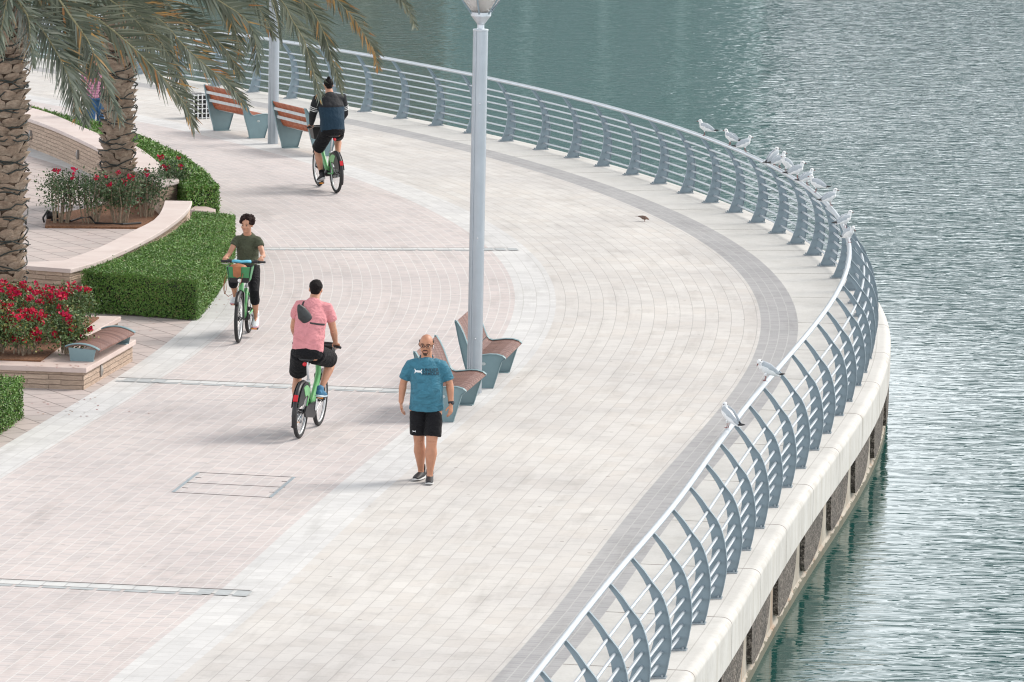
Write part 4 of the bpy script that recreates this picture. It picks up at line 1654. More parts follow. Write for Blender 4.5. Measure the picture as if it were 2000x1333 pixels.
# ------------------------------------------------------------------ bicycles (local frame: rear wheel contact at the origin, +y forward)
GREEN = plain('bike_green_paint', (0.11, 0.37, 0.13), 0.35, 0, 0.08, 5)
GREEN_D = plain('basket_green', (0.045, 0.22, 0.085), 0.45, 0, 0.08, 5)
GREEN_L = plain('bike_pale_green_paint', (0.21, 0.47, 0.22), 0.35, 0, 0.08, 5)
BLACKM = plain('bike_black_parts', (0.016, 0.016, 0.018), 0.42, 0, 0.2)
RIM = plain('rim_alloy', (0.62, 0.63, 0.64), 0.35, 0.5, 0.05)
RED = plain('red_reflector', (0.55, 0.015, 0.025), 0.3, 0, 0.05)
ORANGE = plain('amber_reflector', (0.85, 0.30, 0.02), 0.3, 0, 0.05)
WR, WB = 0.345, 1.09


def wheel(parent, y):
    w = bpy.data.objects.new('wheel', None)
    COL.objects.link(w)
    w.parent = parent
    w.location = (0, y, WR)
    m = MB()
    m.torus((0, 0, 0), WR - 0.027, 0.027, 'X', 56, 10, 0, sq=1.0)
    m.build('tyre', RUBBER, w, smooth=True)
    m = MB()
    m.torus((0, 0, 0), WR - 0.056, 0.013, 'X', 56, 8, sq=1.1)
    m.build('rim', RIM, w, smooth=True)
    m = MB()
    for k in range(28):
        a = 2 * math.pi * k / 28
        b = a + (0.5 if k % 2 else -0.5)
        sx = 0.028 if k % 4 < 2 else -0.028
        m.limb([(sx, 0.03 * math.cos(b), 0.03 * math.sin(b)), (0, (WR - 0.06) * math.cos(a), (WR - 0.06) * math.sin(a))], 0.0016, n=4)
    m.build('spokes', RIM, w)['kind'] = 'stuff'
    m = MB()
    m.limb([(-0.05, 0, 0), (-0.03, 0, 0), (0.03, 0, 0), (0.05, 0, 0)], [0.012, 0.032, 0.032, 0.012], hint=(0, 1, 0), n=14)
    m.build('hub', BLACKM, w)
    return w


def make_bike(label, loc, rz, basket='black', saddle=0.96, bar=1.10, lean=0.0):
    root = thing('bicycle', label, 'bicycle', loc, rz, 'green city share bicycles')
    root.rotation_euler = (0, lean, rz)
    wheel(root, 0.0)
    wheel(root, WB)
    BBp = Vector((0, 0.47, 0.30))
    head_lo, head_hi = Vector((0, WB - 0.20, 0.74)), Vector((0, WB - 0.27, 0.92))
    m = MB()
    # low step-through main tube, seat tube, stays
    m.limb([head_hi, head_lo, (0, WB - 0.26, 0.60), (0, 0.62, 0.40), tuple(BBp)], [(0.034, 0.034), (0.036, 0.042), (0.036, 0.058), (0.036, 0.06), (0.036, 0.05)], n=14)
    m.limb([tuple(BBp), (0, 0.40, 0.5), (0, 0.325, 0.68)], [(0.026, 0.03), 0.024, 0.022][0:1] * 3, n=12)
    for sx in (-1, 1):
        m.limb([tuple(BBp + Vector((sx * 0.03, -0.03, 0))), (sx * 0.055, 0.18, WR - 0.02), (sx * 0.06, 0.0, WR)], 0.013, n=8)
        m.limb([(sx * 0.02, 0.34, 0.64), (sx * 0.055, 0.15, 0.5), (sx * 0.06, 0.0, WR + 0.005)], 0.011, n=8)
    m.build('frame', GREEN, root, smooth=True)
    m = MB()
    m.limb([tuple(head_lo + Vector((0, 0.01, -0.02))), (0, WB - 0.165, 0.705)], 0.026, n=10)
    for sx in (-1, 1):
        m.limb([(sx * 0.02, WB - 0.17, 0.71), (sx * 0.05, WB - 0.14, 0.69), (sx * 0.055, WB - 0.06, 0.5), (sx * 0.058, WB, WR)], [0.016, 0.017, 0.014, 0.011], n=8)
    m.build('fork', BLACKM, root, smooth=True)
    m = MB()
    m.limb([(0, 0.33, 0.66), (0, 0.325 - (saddle - 0.68) * 0.33, saddle - 0.05)], 0.016, n=12)
    m.limb([(0, 0.326, 0.675), (0, 0.316, 0.70)], 0.027, n=12)
    m.build('seat_post', plain('silver_tube', (0.66, 0.67, 0.68), 0.3, 0.4, 0.05), root, smooth=True)
    sy = 0.325 - (saddle - 0.68) * 0.33
    m = MB()
    m.limb([(0, sy - 0.13, saddle - 0.012), (0, sy - 0.09, saddle), (0, sy, saddle), (0, sy + 0.10, saddle - 0.005), (0, sy + 0.16, saddle - 0.015)], [(0.075, 0.02), (0.105, 0.035), (0.085, 0.033), (0.03, 0.025), (0.018, 0.016)], n=16)
    m.build('saddle', BLACKM, root, smooth=True)
    m = MB()
    m.limb([(0, sy - 0.135, saddle - 0.06), (0, sy - 0.165, saddle - 0.062)], 0.026, n=12)
    m.build('tail_light', RED, root)
    # mudguards
    for y, a0, a1, nm in ((0.0, math.radians(15), math.radians(205), 'mudguard'), (WB, math.radians(40), math.radians(190), 'mudguard')):
        m = MB()
        m.torus((0, y, WR), WR + 0.022, 0.033, 'X', 26, 8, a0=a0, a1=a1, sq=1.0)
        m.build(nm, BLACKM, root, smooth=True)
    # skirt guards over the rear wheel
    for sx in (-1, 1):
        m = MB()
        pts = []
        for k in range(13):
            a = math.radians(48 + 118 * k / 12)
            pts.append((sx * 0.046, (WR + 0.03) * math.cos(a), WR + (WR + 0.03) * math.sin(a)))
        for k in range(7):
            a = math.radians(150 - 78 * k / 6)
            pts.append((sx * 0.05, 0.05 + 0.17 * math.cos(a), WR + 0.02 + 0.16 * math.sin(a)))
        m.extrude(pts, (1, 0, 0), 0.006)
        sg_ = m.build('skirt_guard', BLACKM, root)
        m = MB()
        pts = [(sx * 0.052, 0.335 * math.cos(math.radians(a_)), WR + 0.335 * math.sin(math.radians(a_))) for a_ in range(46, 112, 8)]
        pts += [(sx * 0.055, 0.05 + 0.19 * math.cos(math.radians(a_)), WR + 0.02 + 0.18 * math.sin(math.radians(a_))) for a_ in range(110, 60, -12)]
        m.extrude(pts, (1, 0, 0), 0.006)
        m.build('guard_panel', GREEN_L, sg_)
    m = MB()
    m.box((0, -WR * 0.86 - 0.05, WR + WR * 0.62), (0.055, 0.02, 0.085), Matrix.Rotation(math.radians(-28), 3, 'X'))
    m.build('rear_reflector', RED, root)
    # drive
    m = MB()
    m.limb([(-0.055, BBp.y, BBp.z), (0.055, BBp.y, BBp.z)], 0.06, hint=(0, 1, 0), n=16)
    m.extrude([(0.062, BBp.y + 0.11, BBp.z + 0.07), (0.062, BBp.y + 0.12, BBp.z - 0.05), (0.062, BBp.y, BBp.z - 0.10), (0.062, 0.0, WR - 0.07), (0.062, -0.07, WR), (0.062, 0.0, WR + 0.07), (0.062, BBp.y, BBp.z + 0.11)], (1, 0, 0), 0.025)
    m.build('chain_case', BLACKM, root)
    for sx, up in ((1, 1), (-1, -1)):
        m = MB()
        e = BBp + Vector((0, 0.01, 0.17 * up))
        m.limb([(sx * 0.082, BBp.y, BBp.z), (sx * 0.088, e.y, e.z)], [0.017, 0.012], n=8)
        cr = m.build('crank', CHROME, root)
        m = MB()
        m.box((sx * 0.145, e.y, e.z), (0.105, 0.085, 0.026))
        m.build('pedal', BLACKM, cr)
        for fy in (-0.046, 0.046):
            m = MB()
            m.box((sx * 0.145, e.y + fy, e.z), (0.075, 0.008, 0.02))
            m.build('pedal_reflector', ORANGE, cr)
    # cockpit
    m = MB()
    m.limb([tuple(head_hi), (0, WB - 0.30, bar - 0.03), (0, WB - 0.295, bar - 0.01)], 0.02, n=12)
    m.limb([(-0.30, WB - 0.38, bar + 0.005), (-0.2, WB - 0.335, bar + 0.01), (-0.07, WB - 0.29, bar), (0.07, WB - 0.29, bar), (0.2, WB - 0.335, bar + 0.01), (0.30, WB - 0.38, bar + 0.005)], 0.0125, n=10, hint=(0, 0, 1))
    m.build('handlebar', BLACKM, root, smooth=True)
    for sx in (-1, 1):
        m = MB()
        m.limb([(sx * 0.205, WB - 0.337, bar + 0.01), (sx * 0.315, WB - 0.386, bar + 0.004)], 0.0175, n=12, hint=(0, 0, 1))
        m.build('grip', RUBBER, root, smooth=True)
        m = MB()
        m.limb([(sx * 0.17, WB - 0.31, bar + 0.0), (sx * 0.22, WB - 0.29, bar - 0.02), (sx * 0.30, WB - 0.325, bar - 0.02)], 0.006, n=6, hint=(0, 0, 1))
        m.build('brake_lever', CHROME, root)
    # basket: black tub with ribs, coloured plate on the front
    by0, by1, bz0, bz1 = WB - 0.22, WB + 0.06, 0.86, 1.085
    m = MB()
    lo = [(-0.13, by0 + 0.03), (0.13, by0 + 0.03), (0.13, by1 - 0.05), (-0.13, by1 - 0.05)]
    hi = [(-0.175, by0), (0.175, by0), (0.175, by1), (-0.175, by1)]
    V = [(x, y, bz0) for x, y in lo] + [(x, y, bz1) for x, y in hi] + [(x * 0.93, y + (0.01 if y < WB - 0.1 else -0.01), bz1) for x, y in hi] + [(x * 0.92, y + (0.01 if y < WB - 0.1 else -0.01), bz0 + 0.015) for x, y in lo]
    Fc = [(3, 2, 1, 0), (0, 1, 5, 4), (1, 2, 6, 5), (2, 3, 7, 6), (3, 0, 4, 7), (4, 5, 9, 8), (5, 6, 10, 9), (6, 7, 11, 10), (7, 4, 8, 11),
          (8, 9, 13, 12), (9, 10, 14, 13), (10, 11, 15, 14), (11, 8, 12, 15), (12, 13, 14, 15)]
    m.add(V, Fc)
    m.limb([(0, WB - 0.20, 0.85), (0, WB - 0.1, bz0 - 0.005)], 0.02, n=8)
    m.build('basket', BLACKM, root)
    if basket == 'green':
        m = MB()
        m.extrude([(-0.155, by1 + 0.004, bz1 + 0.005), (0.155, by1 + 0.004, bz1 + 0.005), (0.14, by1 - 0.026, bz0 + 0.075), (-0.14, by1 - 0.026, bz0 + 0.075)], (0, 1, -0.2), 0.012)
        m.build('basket_plate', GREEN_D, root)
        for sx in (-1, 1):
            m = MB()
            m.extrude([(sx * 0.18, by0 + 0.02, bz1), (sx * 0.18, by1, bz1), (sx * 0.142, by1 - 0.04, bz0 + 0.03), (sx * 0.142, by0 + 0.05, bz0 + 0.03)], (1, 0, 0), 0.008)
            m.build('basket_plate', GREEN_D, root)
    m = MB()
    m.limb([(-0.01, by1 - 0.03, bz0 + 0.035), (-0.01, by1 - 0.005, bz0 + 0.035)], 0.027, n=16)
    m.build('headlight', plain('headlight_lens', (0.9, 0.9, 0.88), 0.15, 0, 0.02), root)
    if basket == 'green':
        m = MB()
        m.limb([(-0.125, WB - 0.26, bar + 0.022), (-0.07, WB - 0.24, bar + 0.024), (0.0, WB - 0.232, bar + 0.016), (0.07, WB - 0.24, bar + 0.024), (0.125, WB - 0.26, bar + 0.022)], (0.045, 0.022), n=14, hint=(0, 1, 0))
        m.build('bar_cover', plain('light_blue_cover', (0.10, 0.42, 0.58), 0.5), root, smooth=True)
        for sx in (-1, 1):
            m = MB()
            m.limb([(sx * 0.155, WB - 0.315, bar + 0.016), (sx * 0.205, WB - 0.325, bar + 0.016)], (0.035, 0.026), hint=(0, 1, 0), n=12)
            m.build('bar_control', BLACKM, root)
    # kick stand
    m = MB()
    m.limb([(-0.06, 0.16, 0.28), (-0.10, -0.05, 0.14)], 0.009, n=8)
    m.build('kickstand', BLACKM, root)
    return root


def bike_pose(front, rear):
    f, r = at(*front), at(*rear)
    d = (f - r).normalized()
    mid = (f + r) / 2
    return mid - d * WB / 2, math.atan2(-d.x, d.y)


W_LOC, W_RZ = bike_pose((467, 669), (485, 651))
P_LOC, P_RZ = bike_pose((622, 832), (585, 856))
F_LOC, F_RZ = bike_pose((621, 363), (659, 378))
make_bike('green city bicycle with light blue bar cover and green basket, ridden by the woman', W_LOC, W_RZ, 'green', 0.90, 1.11)
make_bike('green city bicycle ridden away by the man in a pink shirt', P_LOC, P_RZ, 'black', 1.0, 1.09, math.radians(2.5))
make_bike('farthest green city bicycle with black basket, ridden away by the man in dark blue', F_LOC, F_RZ, 'black', 1.0, 1.09, math.radians(-1.5))
# brown shoulder bag hung in the woman's basket
bag = thing('shoulder_bag', 'brown leather flap bag with long strap in the basket of the woman cyclist', 'bag', W_LOC, W_RZ)
LEATHER = plain('brown_leather', (0.34, 0.125, 0.05), 0.55, 0, 0.2, 10)
m = MB()
m.extrude([(-0.035, WB + 0.085, 1.10), (0.085, WB + 0.085, 1.10), (0.08, WB + 0.06, 0.955), (0.025, WB + 0.055, 0.935), (-0.03, WB + 0.06, 0.955)], (0, 1, -0.2), 0.012)
m.build('flap', LEATHER, bag, auto=0.004)
m = MB()
m.limb([(0.03, WB - 0.10, 0.90), (0.03, WB - 0.10, 1.0), (0.03, WB - 0.10, 1.08), (0.03, WB - 0.10, 1.10)], [(0.12, 0.09), (0.125, 0.10), (0.12, 0.09), (0.1, 0.05)], n=14)
m.build('bag_body', LEATHER, bag, smooth=True)
m = MB()
m.limb([(-0.06, WB + 0.06, 1.0), (-0.03, WB + 0.09, 0.86), (0.05, WB + 0.10, 0.73), (0.14, WB + 0.09, 0.67), (0.19, WB + 0.05, 0.70), (0.215, WB + 0.0, 0.82), (0.20, WB - 0.02, 0.93), (0.15, WB - 0.05, 1.08)], (0.013, 0.004), n=8, hint=(0, 1, 0))
m.limb([(0.20, WB + 0.03, 0.93), (0.225, WB + 0.04, 0.80), (0.20, WB + 0.06, 0.70), (0.175, WB + 0.06, 0.76), (0.185, WB + 0.05, 0.88)], (0.012, 0.004), n=8, hint=(0, 1, 0))
m.build('strap', LEATHER, bag, smooth=True)
# ------------------------------------------------------------------ people (local frame: +y forward, +x the person's right)
def skin_mat(name, col):
    t = NT(name)
    ob = t.coord('Object')
    c = t.ramp(t.noise(9, 4, 0.6, ob), [(0.3, tuple(k * 0.86 for k in col)), (0.7, tuple(min(1, k * 1.1) for k in col))])
    t.l(c, t.b.inputs['Base Color'])
    t.b.inputs['Roughness'].default_value = 0.5
    t.b.inputs['Subsurface Weight'].default_value = 0.08
    t.b.inputs['Subsurface Radius'].default_value = (0.02, 0.008, 0.004)
    return t.mat


def cloth_mat(name, col, wr=0.8, scale=7.0, spec=0.2, strength=0.9, var=0.12):
    """woven cloth with soft creases"""
    t = NT(name)
    ob = t.coord('Object')
    n1 = t.noise(1.0, 3, 0.55, t.scaled(ob, (scale, scale, scale * 1.7)), 1.2)
    c = t.ramp(n1, [(0.3, tuple(k * (1 - var) for k in col)), (0.7, tuple(min(1, k * (1 + var)) for k in col))])
    t.l(c, t.b.inputs['Base Color'])
    t.b.inputs['Roughness'].default_value = wr
    t.b.inputs['Specular IOR Level'].default_value = spec
    t.b.inputs['Sheen Weight'].default_value = 0.03
    t.bump(n1, strength, 0.035)
    return t.mat


def melt(o, vox, it=6, disp=None):
    """join overlapping volumes of one mesh into one continuous surface"""
    md = o.modifiers.new('join', 'REMESH')
    md.mode = 'VOXEL'
    md.voxel_size = vox
    md.use_smooth_shade = True
    sm = o.modifiers.new('smooth', 'SMOOTH')
    sm.factor = 0.5
    sm.iterations = it
    if disp:
        tex = bpy.data.textures.new('folds', 'CLOUDS')
        tex.noise_scale = disp[0]
        tex.noise_depth = 2
        d = o.modifiers.new('folds', 'DISPLACE')
        d.texture = tex
        d.strength = disp[1]
        d.mid_level = 0.5
    return o


HAIR = plain('dark_hair', (0.007, 0.005, 0.005), 0.75, 0, 0.3, 60, 0.6, 120, 0.01, 0.2)
HAIR_BR = plain('dark_brown_hair', (0.020, 0.009, 0.008), 0.75, 0, 0.4, 50, 0.6, 120, 0.01, 0.2)
EYE_W = plain('eye_white', (0.20, 0.165, 0.15), 0.6)
EYE_D = plain('eye_dark', (0.02, 0.012, 0.01), 0.2)


def frame_of(fwd, up):
    f = Vector(fwd).normalized()
    u = Vector(up)
    r = f.cross(u).normalized()
    u = r.cross(f).normalized()
    return Matrix((r, f, u)).transposed()   # columns: right, forward, up


def head_vol(mb, c, M, k=1.0, wide=1.0):
    """skull, jaw, nose, brow, ears as overlapping volumes; c = centre of the skull"""
    c = Vector(c)

    def e(off, r):
        mb.ell(c + M @ (Vector(off) * k), (r[0] * k * wide, r[1] * k, r[2] * k), M, 18, 12)
    e((0, -0.008, 0.022), (0.076, 0.096, 0.092))
    e((0, 0.022, -0.035), (0.066, 0.072, 0.085))
    e((0, 0.058, -0.088), (0.036, 0.034, 0.030))
    e((0, 0.070, 0.022), (0.056, 0.020, 0.018))
    e((0, 0.088, -0.012), (0.011, 0.014, 0.026))
    e((0, 0.101, -0.028), (0.015, 0.014, 0.011))
    for s in (-1, 1):
        e((s * 0.040, 0.066, -0.028), (0.022, 0.020, 0.022))
        e((s * 0.078, -0.008, -0.006), (0.010, 0.019, 0.032))
    e((0, 0.082, -0.058), (0.024, 0.012, 0.008))


def face_parts(root, c, M, k=1.0, brow=HAIR, lip=(0.42, 0.17, 0.14)):
    c = Vector(c)
    for s in (-1, 1):
        m = MB()
        m.ell(c + M @ (Vector((s * 0.032, 0.078, 0.002)) * k), (0.0105 * k,) * 3, M, 12, 8)
        ew = m.build('eye', EYE_W, root, smooth=True)
        m = MB()
        m.ell(c + M @ (Vector((s * 0.032, 0.0865, 0.001)) * k), (0.0075 * k,) * 3, M, 10, 6)
        m.build('iris', EYE_D, ew, smooth=True)
        m = MB()
        pts = [c + M @ (Vector((s * x, y, z)) * k) for x, y, z in ((0.014, 0.0925, 0.026), (0.032, 0.090, 0.031), (0.052, 0.076, 0.025))]
        m.limb(pts, (0.003, 0.0034), n=6)
        m.build('eyebrow', brow, root, smooth=True)
    m = MB()
    pts = [c + M @ (Vector((x, y, z)) * k) for x, y, z in ((-0.025, 0.082, -0.059), (-0.010, 0.0935, -0.057), (0.010, 0.0935, -0.057), (0.025, 0.082, -0.059))]
    m.limb(pts, (0.0055, 0.0045), n=8, hint=(0, 0, 1))
    m.build('lips', plain('lips', lip, 0.45), root, smooth=True)


def hand_vol(mb, wrist, d, n, side, curl=0.25, k=1.0, grip=False):
    """palm, four jointed fingers and a thumb; d = wrist to knuckles, n = palm side, side = +1 thumb toward d x n"""
    w, d, n = Vector(wrist), Vector(d).normalized(), Vector(n)
    n = (n - d * n.dot(d)).normalized()
    l = d.cross(n).normalized() * side
    mb.limb([w - d * 0.012 * k, w + d * 0.03 * k, w + d * 0.088 * k], [(0.026 * k, 0.019 * k), (0.036 * k, 0.017 * k), (0.040 * k, 0.0135 * k)], hint=tuple(l), n=12)
    for i, (o, L) in enumerate(((0.032, 0.074), (0.0108, 0.084), (-0.0105, 0.078), (-0.031, 0.060))):
        b = w + d * (0.086 - 0.004 * abs(i - 1.3)) * k + l * o * k
        a1 = curl * (0.9 + 0.18 * i)
        seg = [0.46, 0.31, 0.23]
        p, a = b, a1
        pts = [b - d * 0.014 * k]
        pts.append(b)
        for f in seg:
            p = p + (d * math.cos(a) + n * math.sin(a)) * L * f * k + l * o * 0.05 * k
            pts.append(p)
            a += curl * (1.25 if grip else 0.9)
        mb.limb(pts, [0.0092 * k, 0.0092 * k, 0.0085 * k, 0.0078 * k, 0.0068 * k], n=10, hint=tuple(l))
    b = w + d * 0.026 * k + l * 0.028 * k
    e1 = b + (d * 0.62 + l * 0.62 + n * 0.35).normalized() * 0.042 * k
    e2 = e1 + (d * 0.85 + l * (0.1 if not grip else -0.2) + n * (0.45 if not grip else 0.9)).normalized() * 0.034 * k
    mb.limb([b - d * 0.01 * k, b, e1, e2], [0.012 * k, 0.0125 * k, 0.0105 * k, 0.0085 * k], n=10, hint=tuple(n))


def shoe(root, ankle, toe_dir, k=1.0, up=(0, 0, 1), main=None, sole=None, name='shoe', sock=None):
    """ankle = joint centre about 8 cm above the sole"""
    a = Vector(ankle)
    f = Vector(toe_dir).normalized()
    u = Vector(up)
    u = (u - f * u.dot(f)).normalized()
    r = f.cross(u)
    P = lambda y, z: a + f * y * k + u * z * k
    m = MB()
    m.limb([P(-0.075, -0.035), P(-0.03, -0.028), P(0.05, -0.035), P(0.12, -0.047), P(0.175, -0.056)], [(0.034 * k, 0.032 * k), (0.040 * k, 0.046 * k), (0.045 * k, 0.036 * k), (0.046 * k, 0.026 * k), (0.034 * k, 0.017 * k)], hint=tuple(r), n=14)
    m.limb([P(-0.025, -0.02), P(-0.022, 0.02), P(-0.02, 0.04)], [(0.042 * k, 0.052 * k), (0.040 * k, 0.048 * k), (0.038 * k, 0.045 * k)], hint=tuple(r), n=14)
    o = m.build(name, main, root)
    melt(o, 0.007, 3)
    m = MB()
    m.limb([P(-0.095, -0.066), P(-0.05, -0.069), P(0.05, -0.071), P(0.13, -0.07), P(0.195, -0.062)], [(0.032 * k, 0.013 * k), (0.042 * k, 0.0155 * k), (0.044 * k, 0.014 * k), (0.049 * k, 0.0125 * k), (0.03 * k, 0.009 * k)], hint=tuple(r), n=14)
    m.build('sole', sole, o, smooth=True)
    if sock is not None:
        m = MB()
        m.limb([P(-0.02, 0.02), P(-0.018, 0.055), P(-0.015, 0.075)], [(0.041 * k, 0.046 * k), (0.041 * k, 0.045 * k), (0.040 * k, 0.044 * k)], hint=tuple(r), n=14)
        m.build('sock', sock, o, smooth=True)
    return o


def lerp_pts(a, b, ts):
    a, b = Vector(a), Vector(b)
    return [a.lerp(b, t) for t in ts]


def figure(name, label, loc, rz, J, skin, k=1.0, girth=1.0, fem=False):
    """one continuous body from joints J (dict); returns the root"""
    root = thing(name, label, 'person', loc, rz)
    m = MB()
    X = (1, 0, 0)
    g = girth
    sp = [Vector(p) for p in J['spine']]          # pelvis, waist, chest, upper chest, neck base
    rad = [(0.150 * g, 0.106 * g), (0.130 * g, 0.096 * g), (0.138 * g, 0.100 * g), (0.112 * g, 0.074 * g), (0.062, 0.058)]
    if fem:
        rad = [(0.160, 0.112), (0.115, 0.085), (0.120, 0.095), (0.100, 0.066), (0.052, 0.050)]
    m.limb(sp, rad, hint=J.get('hint', X), n=20)
    M = J['headM']
    hc = Vector(J['head'])
    m.limb([sp[-2].lerp(sp[-1], 0.6), sp[-1], hc + M @ Vector((0, -0.015, -0.05))], [(0.060 * k, 0.058 * k), (0.060 * k * g ** 0.5, 0.06 * k * g ** 0.5), (0.054 * k, 0.056 * k)], n=16)
    head_vol(m, hc, M, J.get('headk', 1.0), J.get('wide', 1.0))
    ag = J.get('arm_g', 1.0)
    for s in ('R', 'L'):
        sh, el, wr = [Vector(J[q_ + s]) for q_ in ('sh', 'el', 'wr')]
        m.limb([sp[3].lerp(sh, 0.5) + Vector((0, 0, -0.03)), sh + Vector((0, 0, -0.025)), sh.lerp(el, 0.3), sh.lerp(el, 0.65), el], [0.050 * ag, 0.052 * ag, 0.052 * ag, 0.046 * ag, 0.040 * ag], n=14)
        m.limb([el, el.lerp(wr, 0.25), el.lerp(wr, 0.6), wr], [(0.040 * ag, 0.041 * ag), (0.043 * ag, 0.041 * ag), (0.034 * ag, 0.031 * ag), (0.027 * ag, 0.022 * ag)], n=14)
        hd, hn, side, curl, grip = J['hand' + s]
        hand_vol(m, wr, hd, hn, side, curl, J.get('hk', 1.0), grip)
        hip, kn, an = [Vector(J[q_ + s]) for q_ in ('hip', 'kn', 'an')]
        lg = J.get('leg_g', 1.0)
        m.limb([sp[0].lerp(hip, 0.6), hip, hip.lerp(kn, 0.35), hip.lerp(kn, 0.75), kn], [0.095 * lg, 0.088 * lg, 0.080 * lg, 0.062 * lg, 0.056 * lg], n=16)
        back = J.get('calf' + s, Vector((0, -0.014, 0)))
        m.limb([kn, kn.lerp(an, 0.12) + back * 0.3, kn.lerp(an, 0.34) + back, kn.lerp(an, 0.65) + back * 0.5, kn.lerp(an, 0.9), an], [0.055 * lg, 0.053 * lg, 0.063 * lg, 0.045 * lg, 0.032 * lg, 0.033 * lg], n=14)
        f = Vector(J['toe' + s]).normalized()
        m.limb([an - f * 0.03, an + f * 0.05 + Vector((0, 0, -0.03)), an + f * 0.12 + Vector((0, 0, -0.05))], [0.034, 0.032, 0.022], n=10)
    o = m.build('body', skin, root)
    melt(o, 0.0062, 4)
    return root


def tube_cloth(root, name, mat, chains, vox=0.011, it=5, disp=(0.16, 0.018), parent=None):
    m = MB()
    for pts, rad, hint in chains:
        m.limb(pts, rad, hint=hint, n=20, cap=0.15)
    o = m.build(name, mat, parent or root)
    melt(o, vox, it, disp)
    return o


def hair_cap(root, c, M, mat, off=(0, -0.016, 0.034), r=(0.083, 0.096, 0.088), amp=0.03, extra=(), seed=1, vox=0.008):
    rg = random.Random(seed)
    m = MB()
    c = Vector(c)
    m.ell(c + M @ Vector(off), r, M, 24, 16)
    for (o_, r_) in extra:
        m.ell(c + M @ Vector(o_), r_, M, 14, 10)
    o = m.build('hair', mat, root)
    melt(o, vox, 2, (0.03, amp))
    return o


# ---- the man walking toward the camera
SK_TAN = skin_mat('skin_tan', (0.45, 0.215, 0.13))
SK_MED = skin_mat('skin_medium', (0.50, 0.255, 0.165))
SK_OLIVE = skin_mat('skin_olive', (0.49, 0.25, 0.16))
BLACK_CLOTH = cloth_mat('black_sports_cloth', (0.009, 0.009, 0.011), 0.85, 9)
SHOE_BLK = plain('black_shoe', (0.013, 0.013, 0.016), 0.6, 0, 0.4, 30)
SOLE_GREY = plain('pale_shoe_sole', (0.55, 0.55, 0.55), 0.7)


